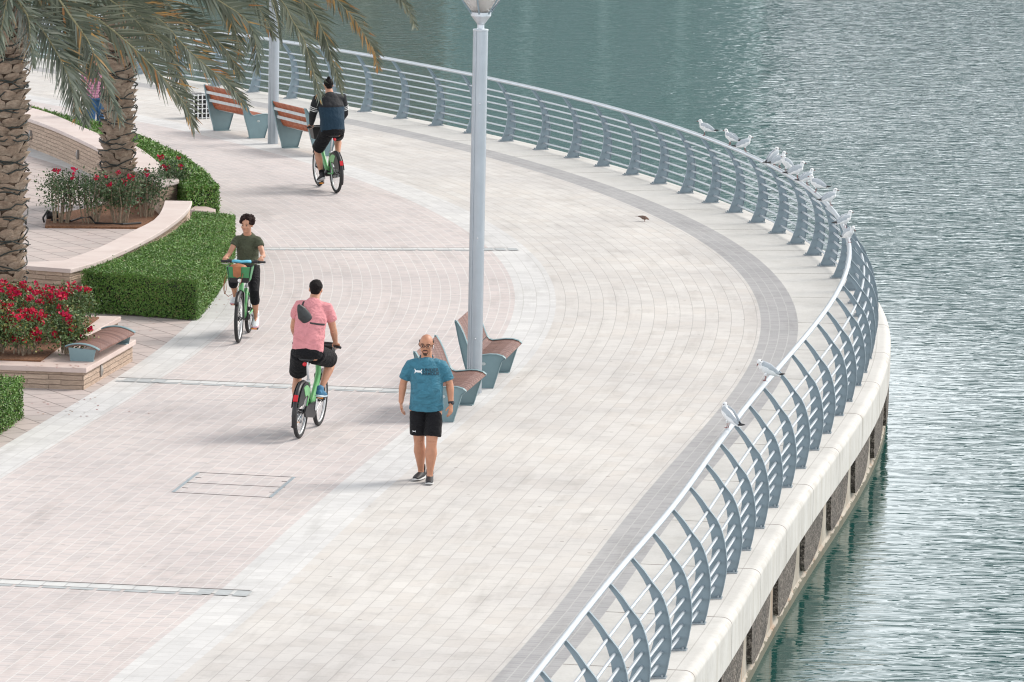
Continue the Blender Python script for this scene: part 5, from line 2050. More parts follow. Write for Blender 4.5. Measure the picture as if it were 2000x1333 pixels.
def walker():
    M = frame_of((0.14, 1, -0.16), (0, 0.16, 1))
    J = dict(
        spine=[(-0.01, 0.0, 0.955), (-0.01, 0.02, 1.10), (-0.005, 0.02, 1.30), (0, 0.005, 1.435), (0, 0.0, 1.525)],
        head=(0.005, 0.035, 1.675), headM=M, headk=1.05, wide=1.0, arm_g=1.12, leg_g=1.20,
        shR=(0.192, -0.005, 1.435), elR=(0.275, -0.045, 1.19), wrR=(0.300, -0.005, 0.955),
        shL=(-0.192, 0.01, 1.435), elL=(-0.285, 0.01, 1.19), wrL=(-0.305, 0.085, 0.955),
        handR=(Vector((-0.12, 0.12, -1)), Vector((-1, 0.25, 0)), 1, 0.30, False),
        handL=(Vector((0.03, 0.16, -1)), Vector((0.8, -0.65, 0)), -1, 0.32, False),
        hipR=(0.098, 0.0, 0.93), knR=(0.072, -0.015, 0.50), anR=(0.042, -0.13, 0.095),
        hipL=(-0.105, 0.02, 0.93), knL=(-0.078, 0.13, 0.50), anL=(-0.062, 0.135, 0.085),
        toeR=(0.42, 1, 0), toeL=(0.03, 1, 0.05))
    loc = at(829, 940)
    root = figure('person', 'bald bearded man walking in a blue t-shirt, black shorts and glasses', loc, math.radians(180) + 0.02, J, SK_TAN, 1.05, 1.14)
    face_parts(root, J['head'], M, 1.06, HAIR, (0.36, 0.15, 0.11))
    hc = Vector(J['head'])
    H = lambda x, y, z: hc + M @ (Vector((x, y, z)) * 1.06)
    # shaved hair at the sides, beard
    m = MB()
    for s in (-1, 1):
        m.limb([H(s * 0.079, -0.002, 0.03), H(s * 0.076, -0.05, 0.022), H(s * 0.05, -0.088, 0.01), H(0, -0.103, 0.0)], (0.022, 0.006), n=10, hint=(0, 0, 1))
    o = m.build('hair', plain('shaved_hair', (0.06, 0.04, 0.033), 0.7), root)
    m = MB()
    m.limb([H(-0.030, 0.076, -0.060), H(-0.020, 0.093, -0.046), H(0, 0.099, -0.043), H(0.020, 0.093, -0.046), H(0.030, 0.076, -0.060)], (0.004, 0.0045), n=8, hint=(0, 0, 1))
    m.limb([H(-0.017, 0.084, -0.093), H(0, 0.092, -0.094), H(0.017, 0.084, -0.093)], (0.016, 0.010), n=10, hint=(0, 0, 1))
    for s in (-1, 1):
        m.limb([H(s * 0.030, 0.076, -0.058), H(s * 0.029, 0.077, -0.074), H(s * 0.020, 0.083, -0.090)], (0.0045, 0.005), n=8)
    m.build('beard', plain('short_beard', (0.045, 0.026, 0.019), 0.8, 0, 0.3, 80), root, smooth=True)
    m = MB()
    for s in (-1, 1):
        cx = s * 0.034
        w, h = 0.027, 0.019
        ring = [H(cx + w * math.cos(a) * (1.0), 0.099 - 0.02 * abs(s * 0.034 + w * math.cos(a)) / 0.06, 0.001 + h * math.sin(a)) for a in [2 * math.pi * i / 20 for i in range(21)]]
        m.limb(ring, 0.0026, n=6)
        m.limb([H(s * 0.061, 0.085, 0.006), H(s * 0.082, 0.06, 0.008), H(s * 0.088, -0.005, 0.006)], 0.003, n=6)
    m.limb([H(-0.008, 0.102, 0.005), H(0.008, 0.102, 0.005)], 0.003, n=6)
    m.build('glasses', BLACKM, root)
    m = MB()
    m.ell(H(-0.083, 0.012, -0.012), (0.008, 0.010, 0.008), M)
    m.limb([H(-0.086, 0.016, -0.014), H(-0.085, 0.022, -0.038)], 0.004, n=8)
    m.build('earbud', WHITE, root, smooth=True)
    # clothes
    teal = cloth_mat('teal_sports_cloth', (0.042, 0.165, 0.235), 0.7, 8, 0.3, 1.0, 0.16)
    sp = [Vector(p) for p in J['spine']]
    ch = [([sp[0] + Vector((0, 0.01, -0.075)), sp[0] + Vector((0, 0.018, 0.03)), sp[1] + Vector((0, 0.035, 0.03)), sp[2], sp[3] + Vector((0, 0, -0.025)), sp[3].lerp(sp[4], 0.45) + Vector((0, -0.004, 0.0)), sp[4] + Vector((0, -0.008, -0.030))],
           [(0.214, 0.162), (0.204, 0.162), (0.196, 0.168), (0.200, 0.150), (0.178, 0.122), (0.122, 0.100), (0.080, 0.080)], (1, 0, 0))]
    for s in ('R', 'L'):
        sh, el = Vector(J['sh' + s]), Vector(J['el' + s])
        ch.append(([sp[3].lerp(sh, 0.5) + Vector((0, 0, -0.012)), sh + Vector((0, 0, -0.026)), sh.lerp(el, 0.4), sh.lerp(el, 0.80)], [(0.082, 0.082), (0.071, 0.074), (0.072, 0.074), (0.074, 0.075)], (0, 1, 0)))
    shirt = tube_cloth(root, 'shirt', teal, ch, 0.010, 6, (0.13, 0.02))
    m = MB()
    nb = sp[4] + Vector((0, 0.0, -0.022))
    ring = [nb + Vector((0.078 * math.cos(a), 0.078 * math.sin(a) - 0.002, 0.012 - 0.03 * math.sin(a))) for a in [2 * math.pi * i / 24 for i in range(25)]]
    m.limb(ring, (0.012, 0.008), n=8)
    m.build('collar', cloth_mat('dark_teal_collar', (0.03, 0.115, 0.165)), shirt, smooth=True)
    ch = [([(-0.01, 0.0, 1.00), (-0.01, 0.0, 0.93), (-0.005, 0.005, 0.86)], [(0.140, 0.100), (0.174, 0.128), (0.192, 0.140)], (1, 0, 0))]
    for s, x in (('R', 1), ('L', -1)):
        hp, kn = Vector(J['hip' + s]), Vector(J['kn' + s])
        ch.append(([hp + Vector((0, 0, 0.0)), hp.lerp(kn, 0.35) + Vector((x * 0.006, 0, 0)), hp.lerp(kn, 0.84) + Vector((x * 0.008, 0, 0))], [(0.084, 0.110), (0.102, 0.112), (0.104, 0.108)], (1, 0, 0)))
    shorts = tube_cloth(root, 'shorts', BLACK_CLOTH, ch, 0.010, 4, (0.12, 0.018))
    for s in ('R', 'L'):
        shoe(root, J['an' + s], J['toe' + s], 1.08, main=SHOE_BLK, sole=SOLE_GREY, sock=BLACK_CLOTH)
    w = Vector(J['wrL'])
    e = Vector(J['elL'])
    d = (w - e).normalized()
    m = MB()
    m.limb([w - d * 0.035, w - d * 0.010], (0.034, 0.030), n=16, cap=0.1)
    wa = m.build('watch', BLACKM, root)
    m = MB()
    n_ = Vector((-0.75, 0.65, 0)).normalized()
    m.limb([w - d * 0.022 + n_ * 0.022, w - d * 0.022 + n_ * 0.036], 0.023, n=20, cap=0.1)
    m.build('watch_face', plain('watch_glass', (0.03, 0.03, 0.035), 0.15), wa)
    return root, shirt, shorts


man, man_shirt, man_shorts = walker()


def on_cloth(src, target, mat, name, parent, lift=0.004):
    """lay flat lettering (local x,z at y=2) onto the front of a garment"""
    dg = bpy.context.evaluated_depsgraph_get()
    bvh = BVHTree.FromObject(target, dg)
    me = src
    for v in me.vertices:
        hit = bvh.ray_cast(Vector((v.co.x, 1.5, v.co.z)), Vector((0, -1, 0)))
        v.co.y = (hit[0].y if hit[0] is not None else 0.15) + lift + v.co.y
    me.materials.clear()
    me.materials.append(mat)
    me.update()
    o = bpy.data.objects.new(name, me)
    COL.objects.link(o)
    o.parent = parent
    return o


def text_mesh(body, size, x, z, stretch=1.0, ext=0.001, mirror=True):
    cu = bpy.data.curves.new('lettering', 'FONT')
    cu.body = body
    cu.size = size
    cu.extrude = ext
    cu.offset = size * 0.018
    cu.space_character = 1.02
    ob = bpy.data.objects.new('lettering', cu)
    COL.objects.link(ob)
    dg = bpy.context.evaluated_depsgraph_get()
    me = bpy.data.meshes.new_from_object(ob.evaluated_get(dg))
    bpy.data.objects.remove(ob)
    for v in me.vertices:
        X, Y, Z = v.co
        # seen from the front, the wearer's right is on the viewer's left
        v.co = (x - X * stretch, Z, z + Y)
    me.flip_normals()
    return me


def logo_mesh(w, h, x, z, th=0.0015):
    """two interlocked arcs"""
    m = MB()
    for s in (1, -1):
        n = 18
        top, bot = [], []
        for i in range(n + 1):
            t = i / n
            X = (t - 0.5) * w
            k = (2 * t - 1)
            mid = s * (-0.06 * h + 0.42 * h * abs(k) ** 3.2)
            wd = h * (0.34 - 0.08 * (1 - k * k))
            top.append((x - X, mid + wd * 0.5))
            bot.append((x - X, mid - wd * 0.5))
        V, Fc = [], []
        for (a, b) in zip(top, bot):
            for y in (0, th):
                V += [(a[0], y, z + a[1]), (b[0], y, z + b[1])]
        for i in range(n):
            A, B = i * 4, i * 4 + 4
            Fc += [(A, A + 1, B + 1, B), (A + 2, B + 2, B + 3, A + 3), (A, B, B + 2, A + 2), (A + 1, A + 3, B + 3, B + 1)]
        m.add(V, Fc)
    V = np.concatenate(m.v)
    me = bpy.data.meshes.new('logo')
    me.from_pydata(V.tolist(), [], m.f)
    return me


LOGO_W = plain('white_print', (0.85, 0.86, 0.87), 0.6)
LOGO_D = plain('dark_print', (0.006, 0.025, 0.045), 0.6)
on_cloth(logo_mesh(0.088, 0.060, 0.097, 1.358), man_shirt, LOGO_W, 'logo', man_shirt)
on_cloth(text_mesh('UNDER', 0.050, 0.046, 1.360, 1.15), man_shirt, LOGO_D, 'lettering', man_shirt)
on_cloth(text_mesh('ARMOUR', 0.050, 0.046, 1.318, 0.95), man_shirt, LOGO_D, 'lettering', man_shirt)
on_cloth(logo_mesh(0.036, 0.026, 0.135, 0.62), man_shorts, LOGO_W, 'logo', man_shorts, 0.006)


# ---- riders
def two_bone(a, c, l1, l2, pole):
    a, c, pole = Vector(a), Vector(c), Vector(pole)
    d = c - a
    L = min(d.length, (l1 + l2) * 0.999)
    x = (l1 * l1 - l2 * l2 + L * L) / (2 * L)
    h = math.sqrt(max(0.0, l1 * l1 - x * x))
    u = d.normalized()
    p = (pole - u * pole.dot(u)).normalized()
    return a + u * x + p * h


def rider(label, loc, rz, saddle, bar, sh_z, sh_y, skin, thigh, shin, arm, headM, head_up=0.235, head_fw=0.05, k=1.0, girth=1.0, fem=False, lean=0.0, wide_sh=0.2, foot_up=0.085):
    pel = Vector((0, 0.325 - (saddle - 0.68) * 0.33 - 0.02, saddle + 0.085))
    shm = Vector((0, sh_y, sh_z))
    nk = shm + Vector((0, 0.045, 0.075))
    J = dict(spine=[pel, pel.lerp(shm, 0.32) + Vector((0, -0.035, 0.0)), pel.lerp(shm, 0.70) + Vector((0, -0.03, 0)), shm + Vector((0, 0, -0.015)), nk],
             head=nk + Vector((0, head_fw, head_up - 0.075)), headM=headM, leg_g=k * (1.0 if not fem else 0.95), arm_g=k * (1.05 if not fem else 0.88), hk=1.0 if not fem else 0.88)
    for s, x in (('R', 1), ('L', -1)):
        J['sh' + s] = shm + Vector((x * wide_sh, 0.015, -0.02))
        grip = Vector((x * 0.262, WB - 0.362, bar + 0.008))
        hd = Vector((x * 0.10, 0.93, -0.36)).normalized()
        wr = grip - hd * 0.080 + Vector((0, 0, 0.030))
        J['wr' + s] = wr
        J['el' + s] = two_bone(J['sh' + s], wr, arm[0], arm[1], (x * 0.42, -0.2, -1.0))
        J['hand' + s] = (hd, Vector((0, -0.3, -1)), 1 if x > 0 else -1, 0.72, True)
        if x > 0:   # thumbs point inward
            J['hand' + s] = (hd, Vector((0, -0.3, -1)), -1 if (hd.cross(Vector((0, 0, -1)))).x > 0 else 1, 0.72, True)
        else:
            J['hand' + s] = (hd, Vector((0, -0.3, -1)), 1 if (hd.cross(Vector((0, 0, -1)))).x > 0 else -1, 0.72, True)
        up = x > 0
        ped = Vector((x * 0.158, 0.48, 0.30 + (0.17 if up else -0.17) + 0.013))
        toe = Vector((x * 0.06, 1, -0.12 if up else -0.30)).normalized()
        ank = ped - toe * 0.085 + Vector((0, 0, foot_up + (0.0 if up else 0.025)))
        J['an' + s] = ank
        J['toe' + s] = toe
        hip = pel + Vector((x * 0.092, 0.03, -0.03))
        J['hip' + s] = hip
        J['kn' + s] = two_bone(hip, ank, thigh, shin, (x * (0.30 if not fem else 0.10), 1, 0.25))
        c = (J['kn' + s] - ank).normalized().cross(Vector((1, 0, 0)))
        J['calf' + s] = c * (0.016 if c.y < 0 else -0.016)
    root = figure('person', label, loc, rz, J, skin, k, girth, fem)
    root.rotation_euler = (0, lean, rz)
    return root, J


def rider_top(root, J, mat, rr, sleeve=0.62, sr=(0.088, 0.078), hem=0.02, disp=(0.15, 0.02), name='shirt', neck=0.080):
    sp = [Vector(p) for p in J['spine']]
    dn = (sp[0] - sp[1]).normalized()
    ch = [([sp[0] + dn * hem, sp[0] + (sp[1] - sp[0]) * 0.35, sp[1], sp[2], sp[3] + Vector((0, 0, -0.02)), sp[3].lerp(sp[4], 0.5) + Vector((0, -0.01, -0.004)), sp[4] + Vector((0, -0.01, -0.012))], rr[:4] + [(rr[4][0] * 0.92, rr[4][1]), (neck + 0.045, neck + 0.02), (neck, neck)], (1, 0, 0))]
    for s in ('R', 'L'):
        sh, el, wr = Vector(J['sh' + s]), Vector(J['el' + s]), Vector(J['wr' + s])
        if sleeve <= 1:
            pts = [sp[3].lerp(sh, 0.45) + Vector((0, 0, -0.012)), sh + Vector((0, 0, -0.012)), sh.lerp(el, sleeve * 0.5), sh.lerp(el, sleeve)]
            rad = [(sr[0] * 1.0,) * 2, (sr[0] * 0.95,) * 2, ((sr[0] + sr[1]) / 2,) * 2, (sr[1],) * 2]
        else:
            pts = [sp[3].lerp(sh, 0.45) + Vector((0, 0, -0.012)), sh + Vector((0, 0, -0.012)), sh.lerp(el, 0.5), el, el.lerp(wr, 0.5), el.lerp(wr, 0.97)]
            rad = [(sr[0] * 1.0,) * 2, (sr[0] * 0.95,) * 2, (sr[1],) * 2, (sr[1] * 0.82,) * 2, (sr[1] * 0.68,) * 2, (sr[1] * 0.55,) * 2]
        ch.append((pts, rad, (0, 1, 0)))
    return tube_cloth(root, name, mat, ch, 0.010, 6, disp)


def rider_shorts(root, J, mat, u=0.80, hipr=(0.185, 0.135), legr=(0.105, 0.098), name='shorts', disp=(0.12, 0.016), full=False):
    sp = [Vector(p) for p in J['spine']]
    up = (sp[1] - sp[0]).normalized()
    ch = [([sp[0] - up * 0.085, sp[0] - up * 0.05, sp[0] + up * 0.015, sp[0] + up * 0.07], [(hipr[0] * 0.78, hipr[1] * 0.8), (hipr[0] * 0.95, hipr[1] * 1.0), hipr, (hipr[0] * 0.84, hipr[1] * 0.84)], (1, 0, 0))]
    for s in ('R', 'L'):
        hp, kn, an = Vector(J['hip' + s]), Vector(J['kn' + s]), Vector(J['an' + s])
        if not full:
            ch.append(([hp, hp.lerp(kn, u * 0.5), hp.lerp(kn, u)], [(legr[0],) * 2, ((legr[0] + legr[1]) / 2,) * 2, (legr[1],) * 2], (1, 0, 0)))
        else:
            ch.append(([hp, hp.lerp(kn, 0.5), kn, kn.lerp(an, 0.28), kn.lerp(an, 0.42)], [(legr[0],) * 2, (legr[0] * 0.9,) * 2, (legr[1] * 0.80,) * 2, (legr[1] * 0.82,) * 2, (legr[1] * 0.74,) * 2], (1, 0, 0)))
    return tube_cloth(root, name, mat, ch, 0.010, 4, disp)


# woman in olive shirt
Mw = frame_of((0.34, 1, -0.16), (0, 0.16, 1))
woman, Jw = rider('curly haired woman cycling in an olive t-shirt and black leggings', W_LOC, W_RZ, 0.90, 1.11, 1.40, 0.25, SK_OLIVE, 0.43, 0.41, (0.275, 0.245), Mw, 0.205, 0.04, 0.95, 1.0, True, 0, 0.152)
face_parts(woman, Jw['head'], Mw, 0.96, HAIR_BR)
OLIVE = cloth_mat('olive_cloth', (0.070, 0.078, 0.050), 0.85, 8)
rider_top(woman, Jw, OLIVE, [(0.188, 0.142), (0.178, 0.136), (0.155, 0.122), (0.163, 0.142), (0.152, 0.108)], 0.42, (0.068, 0.062), 0.13, (0.12, 0.02), 'shirt', 0.072)
rider_shorts(woman, Jw, BLACK_CLOTH, hipr=(0.182, 0.135), legr=(0.098, 0.086), name='leggings', full=True, disp=(0.1, 0.006))
rg_ = random.Random(4)
curls = []
for i in range(80):
    a, b = rg_.uniform(0, 6.28), rg_.uniform(-0.25, 1)
    c_b = math.sqrt(max(0, 1 - b * b))
    x, y, z = 0.090 * c_b * math.cos(a), -0.018 + 0.100 * c_b * math.sin(a), 0.038 + 0.096 * b
    if y > 0.05 and z < 0.075:
        continue
    curls.append(((x, y, z), (rg_.uniform(0.018, 0.030),) * 3))
hair_cap(woman, Jw['head'], Mw, HAIR_BR, (0, -0.022, 0.038), (0.085, 0.094, 0.090), 0.022, curls, 3, 0.007)
SHOE_W = plain('white_shoe', (0.70, 0.73, 0.76), 0.6, 0, 0.1, 20)
SOLE_P = plain('pink_sole', (0.60, 0.30, 0.36), 0.6)
for s in ('R', 'L'):
    shoe(woman, Jw['an' + s], Jw['toe' + s], 1.08, main=SHOE_W, sole=SOLE_P, sock=SHOE_W)
m = MB()
w_, e_ = Vector(Jw['wrL']), Vector(Jw['elL'])
d_ = (w_ - e_).normalized()
m.limb([w_ - d_ * 0.05, w_ - d_ * 0.042], (0.028, 0.026), n=14, cap=0.1)
m.build('bracelet', plain('bracelet_metal', (0.5, 0.45, 0.4), 0.4, 0.5), woman)

# man in pink
Mp = frame_of((-0.10, 1, -0.12), (0, 0.12, 1))
pink, Jp = rider('dark haired man cycling away in a pink t-shirt and black shorts', P_LOC, P_RZ, 1.0, 1.09, 1.66, 0.37, SK_MED, 0.47, 0.45, (0.31, 0.275), Mp, 0.185, 0.05, 1.05, 1.1, False, math.radians(2.5), 0.185)
PINKC = cloth_mat('pink_cloth', (0.62, 0.255, 0.275), 0.85, 7)
pink_shirt = rider_top(pink, Jp, PINKC, [(0.207, 0.155), (0.205, 0.155), (0.200, 0.152), (0.203, 0.148), (0.182, 0.118)], 0.58, (0.084, 0.076), 0.0, (0.16, 0.022))
rider_shorts(pink, Jp, BLACK_CLOTH, 0.82, (0.208, 0.165), (0.134, 0.118))
hair_cap(pink, Jp['head'], Mp, HAIR, (0, -0.014, 0.040), (0.086, 0.098, 0.090), 0.014, [((0.0, 0.05, 0.10), (0.05, 0.05, 0.03)), ((0, -0.06, -0.02), (0.066, 0.045, 0.05))], 2)
face_parts(pink, Jp['head'], Mp)
SHOE_BLUE = plain('blue_shoe', (0.035, 0.15, 0.27), 0.6, 0, 0.3, 30)
SOLE_B = plain('light_blue_sole', (0.50, 0.60, 0.66), 0.6)
for s in ('R', 'L'):
    shoe(pink, Jp['an' + s], Jp['toe' + s], 1.14, main=SHOE_BLUE, sole=SOLE_B)
# sling bag across his back
sb = thing('sling_bag', 'small black sling bag worn across the back of the man in pink', 'bag', P_LOC, P_RZ)
sb.rotation_euler = (0, math.radians(2.5), P_RZ)
sp = [Vector(p) for p in Jp['spine']]
bc_ = sp[3].lerp(sp[2], 0.55)
nb_ = Vector((0, -0.93, 0.36)).normalized()
cen = bc_ + nb_ * 0.192 + Vector((-0.055, 0, -0.07))
ax_ = Vector((0.50, 0.24, -0.78)).normalized()
m = MB()
m.limb([cen - ax_ * 0.15, cen - ax_ * 0.09, cen + Vector((-0.012, 0, -0.01)), cen + ax_ * 0.09, cen + ax_ * 0.14], [(0.020, 0.018), (0.056, 0.040), (0.084, 0.052), (0.074, 0.046), (0.032, 0.024)], hint=tuple(ax_.cross(nb_)), n=16)
o = m.build('pouch', plain('black_nylon', (0.022, 0.026, 0.028), 0.45, 0, 0.25, 20), sb)
melt(o, 0.008, 4)
m = MB()
dg_ = bpy.context.evaluated_depsgraph_get()
bv_ = BVHTree.FromObject(pink_shirt, dg_)


def on_shirt(x, z, from_back=True, lift=0.004):
    h_ = bv_.ray_cast(Vector((x, -1.5 if from_back else 2.0, z)), Vector((0, 1 if from_back else -1, 0)))
    return h_[0] + h_[1] * lift if h_[0] is not None else None


def strap_run(a_, b_, n_, back=True):
    out = []
    for i in range(n_ + 1):
        t_ = i / n_
        r_ = on_shirt(a_[0] + (b_[0] - a_[0]) * t_, a_[1] + (b_[1] - a_[1]) * t_, back)
        if r_ is not None:
            out.append(r_)
    return out


e_lo, e_hi = cen + ax_ * 0.12, cen - ax_ * 0.12
m.limb([e_lo] + strap_run((e_lo.x + 0.02, e_lo.z), (0.205, e_lo.z - 0.02), 12), (0.012, 0.005), n=8, hint=(0, 0, 1))
top_ = strap_run((e_hi.x, e_hi.z), (-0.105, 1.735), 6)
m.limb([e_hi] + top_, (0.014, 0.005), n=8, hint=(1, 0, 0))
m.limb(strap_run((-0.105, 1.73), (0.20, 1.47), 12, False), (0.014, 0.005), n=8, hint=(1, 0, 0))
m.limb([cen + ax_ * 0.14, cen + ax_ * 0.15 + nb_ * 0.015 + Vector((0.01, 0, -0.04)), cen + ax_ * 0.15 + nb_ * 0.01 + Vector((-0.005, 0, -0.09))], (0.006, 0.003), n=6)
m.build('strap', plain('strap_dark', (0.03, 0.028, 0.03), 0.7), sb)

# far man in dark blue
Mf = frame_of((0.05, 1, -0.08), (0, 0.08, 1))
farm, Jf = rider('man cycling away in a navy long sleeved top with white sleeve stripes', F_LOC, F_RZ, 1.0, 1.09, 1.66, 0.33, SK_MED, 0.47, 0.45, (0.32, 0.285), Mf, 0.20, 0.05, 1.08, 1.2, False, math.radians(-1.5), 0.235)


def navy_mat():
    t = NT('navy_panelled_cloth')
    ob = t.coord('Object')
    sep = t.n('ShaderNodeSeparateXYZ')
    t.l(ob, sep.inputs[0])
    yoke = t.math('GREATER_THAN', sep.outputs['Z'], 1.50)
    arm = t.math('GREATER_THAN', t.math('ABSOLUTE', sep.outputs['X']), 0.235)
    f = t.math('MAXIMUM', yoke, arm)
    t.l(t.mix(f, (0.003, 0.026, 0.052), (0.007, 0.008, 0.012)), t.b.inputs['Base Color'])
    t.b.inputs['Roughness'].default_value = 0.8
    t.bump(t.noise(8, 3, 0.6, ob), 0.6, 0.03)
    return t.mat


rider_top(farm, Jf, navy_mat(), [(0.225, 0.165), (0.225, 0.165), (0.222, 0.160), (0.238, 0.155), (0.215, 0.122)], 2, (0.094, 0.082), 0.02, (0.16, 0.022), 'jacket')
rider_shorts(farm, Jf, BLACK_CLOTH, 0.92, (0.225, 0.17), (0.132, 0.112))
hair_cap(farm, Jf['head'], Mf, HAIR, (0, -0.014, 0.038), (0.086, 0.098, 0.090), 0.014, [((0, -0.06, -0.02), (0.06, 0.045, 0.05)), ((0, -0.05, 0.13), (0.035, 0.035, 0.03))], 5)
face_parts(farm, Jf['head'], Mf)
for s in ('R', 'L'):
    shoe(farm, Jf['an' + s], Jf['toe' + s], 1.08, main=SHOE_BLK, sole=SOLE_GREY, sock=BLACK_CLOTH)
    sh, el = Vector(Jf['sh' + s]), Vector(Jf['el' + s])
    for u in (0.48, 0.58, 0.68):
        m = MB()
        m.limb([sh.lerp(el, u - 0.014), sh.lerp(el, u + 0.014)], 0.0885, n=20, hint=(0, 1, 0), cap=0.0)
        m.build('sleeve_stripe', WHITE, farm, smooth=False)

# distant walker behind the palm
Mb = frame_of((0.3, 1, -0.05), (0, 0.05, 1))
Jb = dict(spine=[(0, 0, 0.95), (0, 0.01, 1.10), (0, 0.015, 1.28), (0, 0.0, 1.41), (0, 0, 1.49)], head=(0, 0.03, 1.62), headM=Mb,
          shR=(0.18, 0, 1.42), elR=(0.24, -0.03, 1.16), wrR=(0.25, 0.03, 0.93), shL=(-0.18, 0, 1.42), elL=(-0.24, -0.02, 1.16), wrL=(-0.25, 0.06, 0.93),
          handR=(Vector((0, 0.1, -1)), Vector((-1, 0.2, 0)), 1, 0.3, False), handL=(Vector((0, 0.1, -1)), Vector((1, 0.2, 0)), -1, 0.3, False),
          hipR=(0.095, 0, 0.92), knR=(0.09, 0.06, 0.50), anR=(0.08, -0.02, 0.09), hipL=(-0.095, 0, 0.92), knL=(-0.09, 0.02, 0.50), anL=(-0.08, -0.16, 0.10),
          toeR=(0.1, 1, 0), toeL=(-0.1, 1, -0.1))
bgm = figure('person', 'distant person in a pink checked shirt and jeans behind the palm trunk', at(186, 283), math.radians(200), Jb, SK_MED)


def check_mat():
    t = NT('pink_checked_cloth')
    ob = t.coord('Object')
    sep = t.n('ShaderNodeSeparateXYZ')
    t.l(ob, sep.inputs[0])
    a = t.math('LESS_THAN', t.math('MODULO', t.math('ADD', sep.outputs['X'], 5), 0.05), 0.02)
    b = t.math('LESS_THAN', t.math('MODULO', sep.outputs['Z'], 0.05), 0.02)
    c = t.mix(t.math('MULTIPLY', t.math('ADD', a, b), 0.5), (0.62, 0.30, 0.40), (0.30, 0.10, 0.20))
    t.l(c, t.b.inputs['Base Color'])
    t.b.inputs['Roughness'].default_value = 0.8
    return t.mat


sp = [Vector(p) for p in Jb['spine']]
ch = [([sp[0] + Vector((0, 0, -0.06)), sp[1], sp[2], sp[3], sp[4] + Vector((0, 0, -0.01))], [(0.185, 0.13), (0.175, 0.13), (0.185, 0.135), (0.175, 0.11), (0.075, 0.075)], (1, 0, 0))]
for s in ('R', 'L'):
    sh, el, wr = Vector(Jb['sh' + s]), Vector(Jb['el' + s]), Vector(Jb['wr' + s])
    ch.append(([sp[3], sh, sh.lerp(el, 0.5), sh.lerp(el, 0.75)], [(0.08,) * 2, (0.078,) * 2, (0.07,) * 2, (0.066,) * 2], (0, 1, 0)))
tube_cloth(bgm, 'shirt', check_mat(), ch, 0.012)
ch = [([(0, 0, 1.0), (0, 0, 0.93), (0, 0, 0.86)], [(0.165, 0.12), (0.175, 0.128), (0.175, 0.128)], (1, 0, 0))]
for s in ('R', 'L'):
    hp, kn, an = Vector(Jb['hip' + s]), Vector(Jb['kn' + s]), Vector(Jb['an' + s])
    ch.append(([hp, hp.lerp(kn, 0.5), kn, an], [(0.1,) * 2, (0.09,) * 2, (0.072,) * 2, (0.058,) * 2], (1, 0, 0)))
tube_cloth(bgm, 'jeans', cloth_mat('blue_denim', (0.05, 0.12, 0.24)), ch, 0.012)
hair_cap(bgm, Jb['head'], Mb, HAIR)
face_parts(bgm, Jb['head'], Mb)
for s in ('R', 'L'):
    shoe(bgm, Jb['an' + s], Jb['toe' + s], 1.0, main=SHOE_BLK, sole=SOLE_GREY)
# ------------------------------------------------------------------ gulls on the handrail (local: +y toward the head, feet at z = 0)
FEATHER_W = plain('white_feathers', (0.74, 0.75, 0.76), 0.7, 0, 0.06, 30)
FEATHER_G = plain('grey_feathers', (0.42, 0.46, 0.50), 0.7, 0, 0.10, 30)
FEATHER_B = plain('black_feathers', (0.02, 0.02, 0.022), 0.6)
BILL = plain('dark_red_bill', (0.16, 0.025, 0.02), 0.5)
LEGRED = plain('dark_red_leg', (0.20, 0.035, 0.03), 0.5)


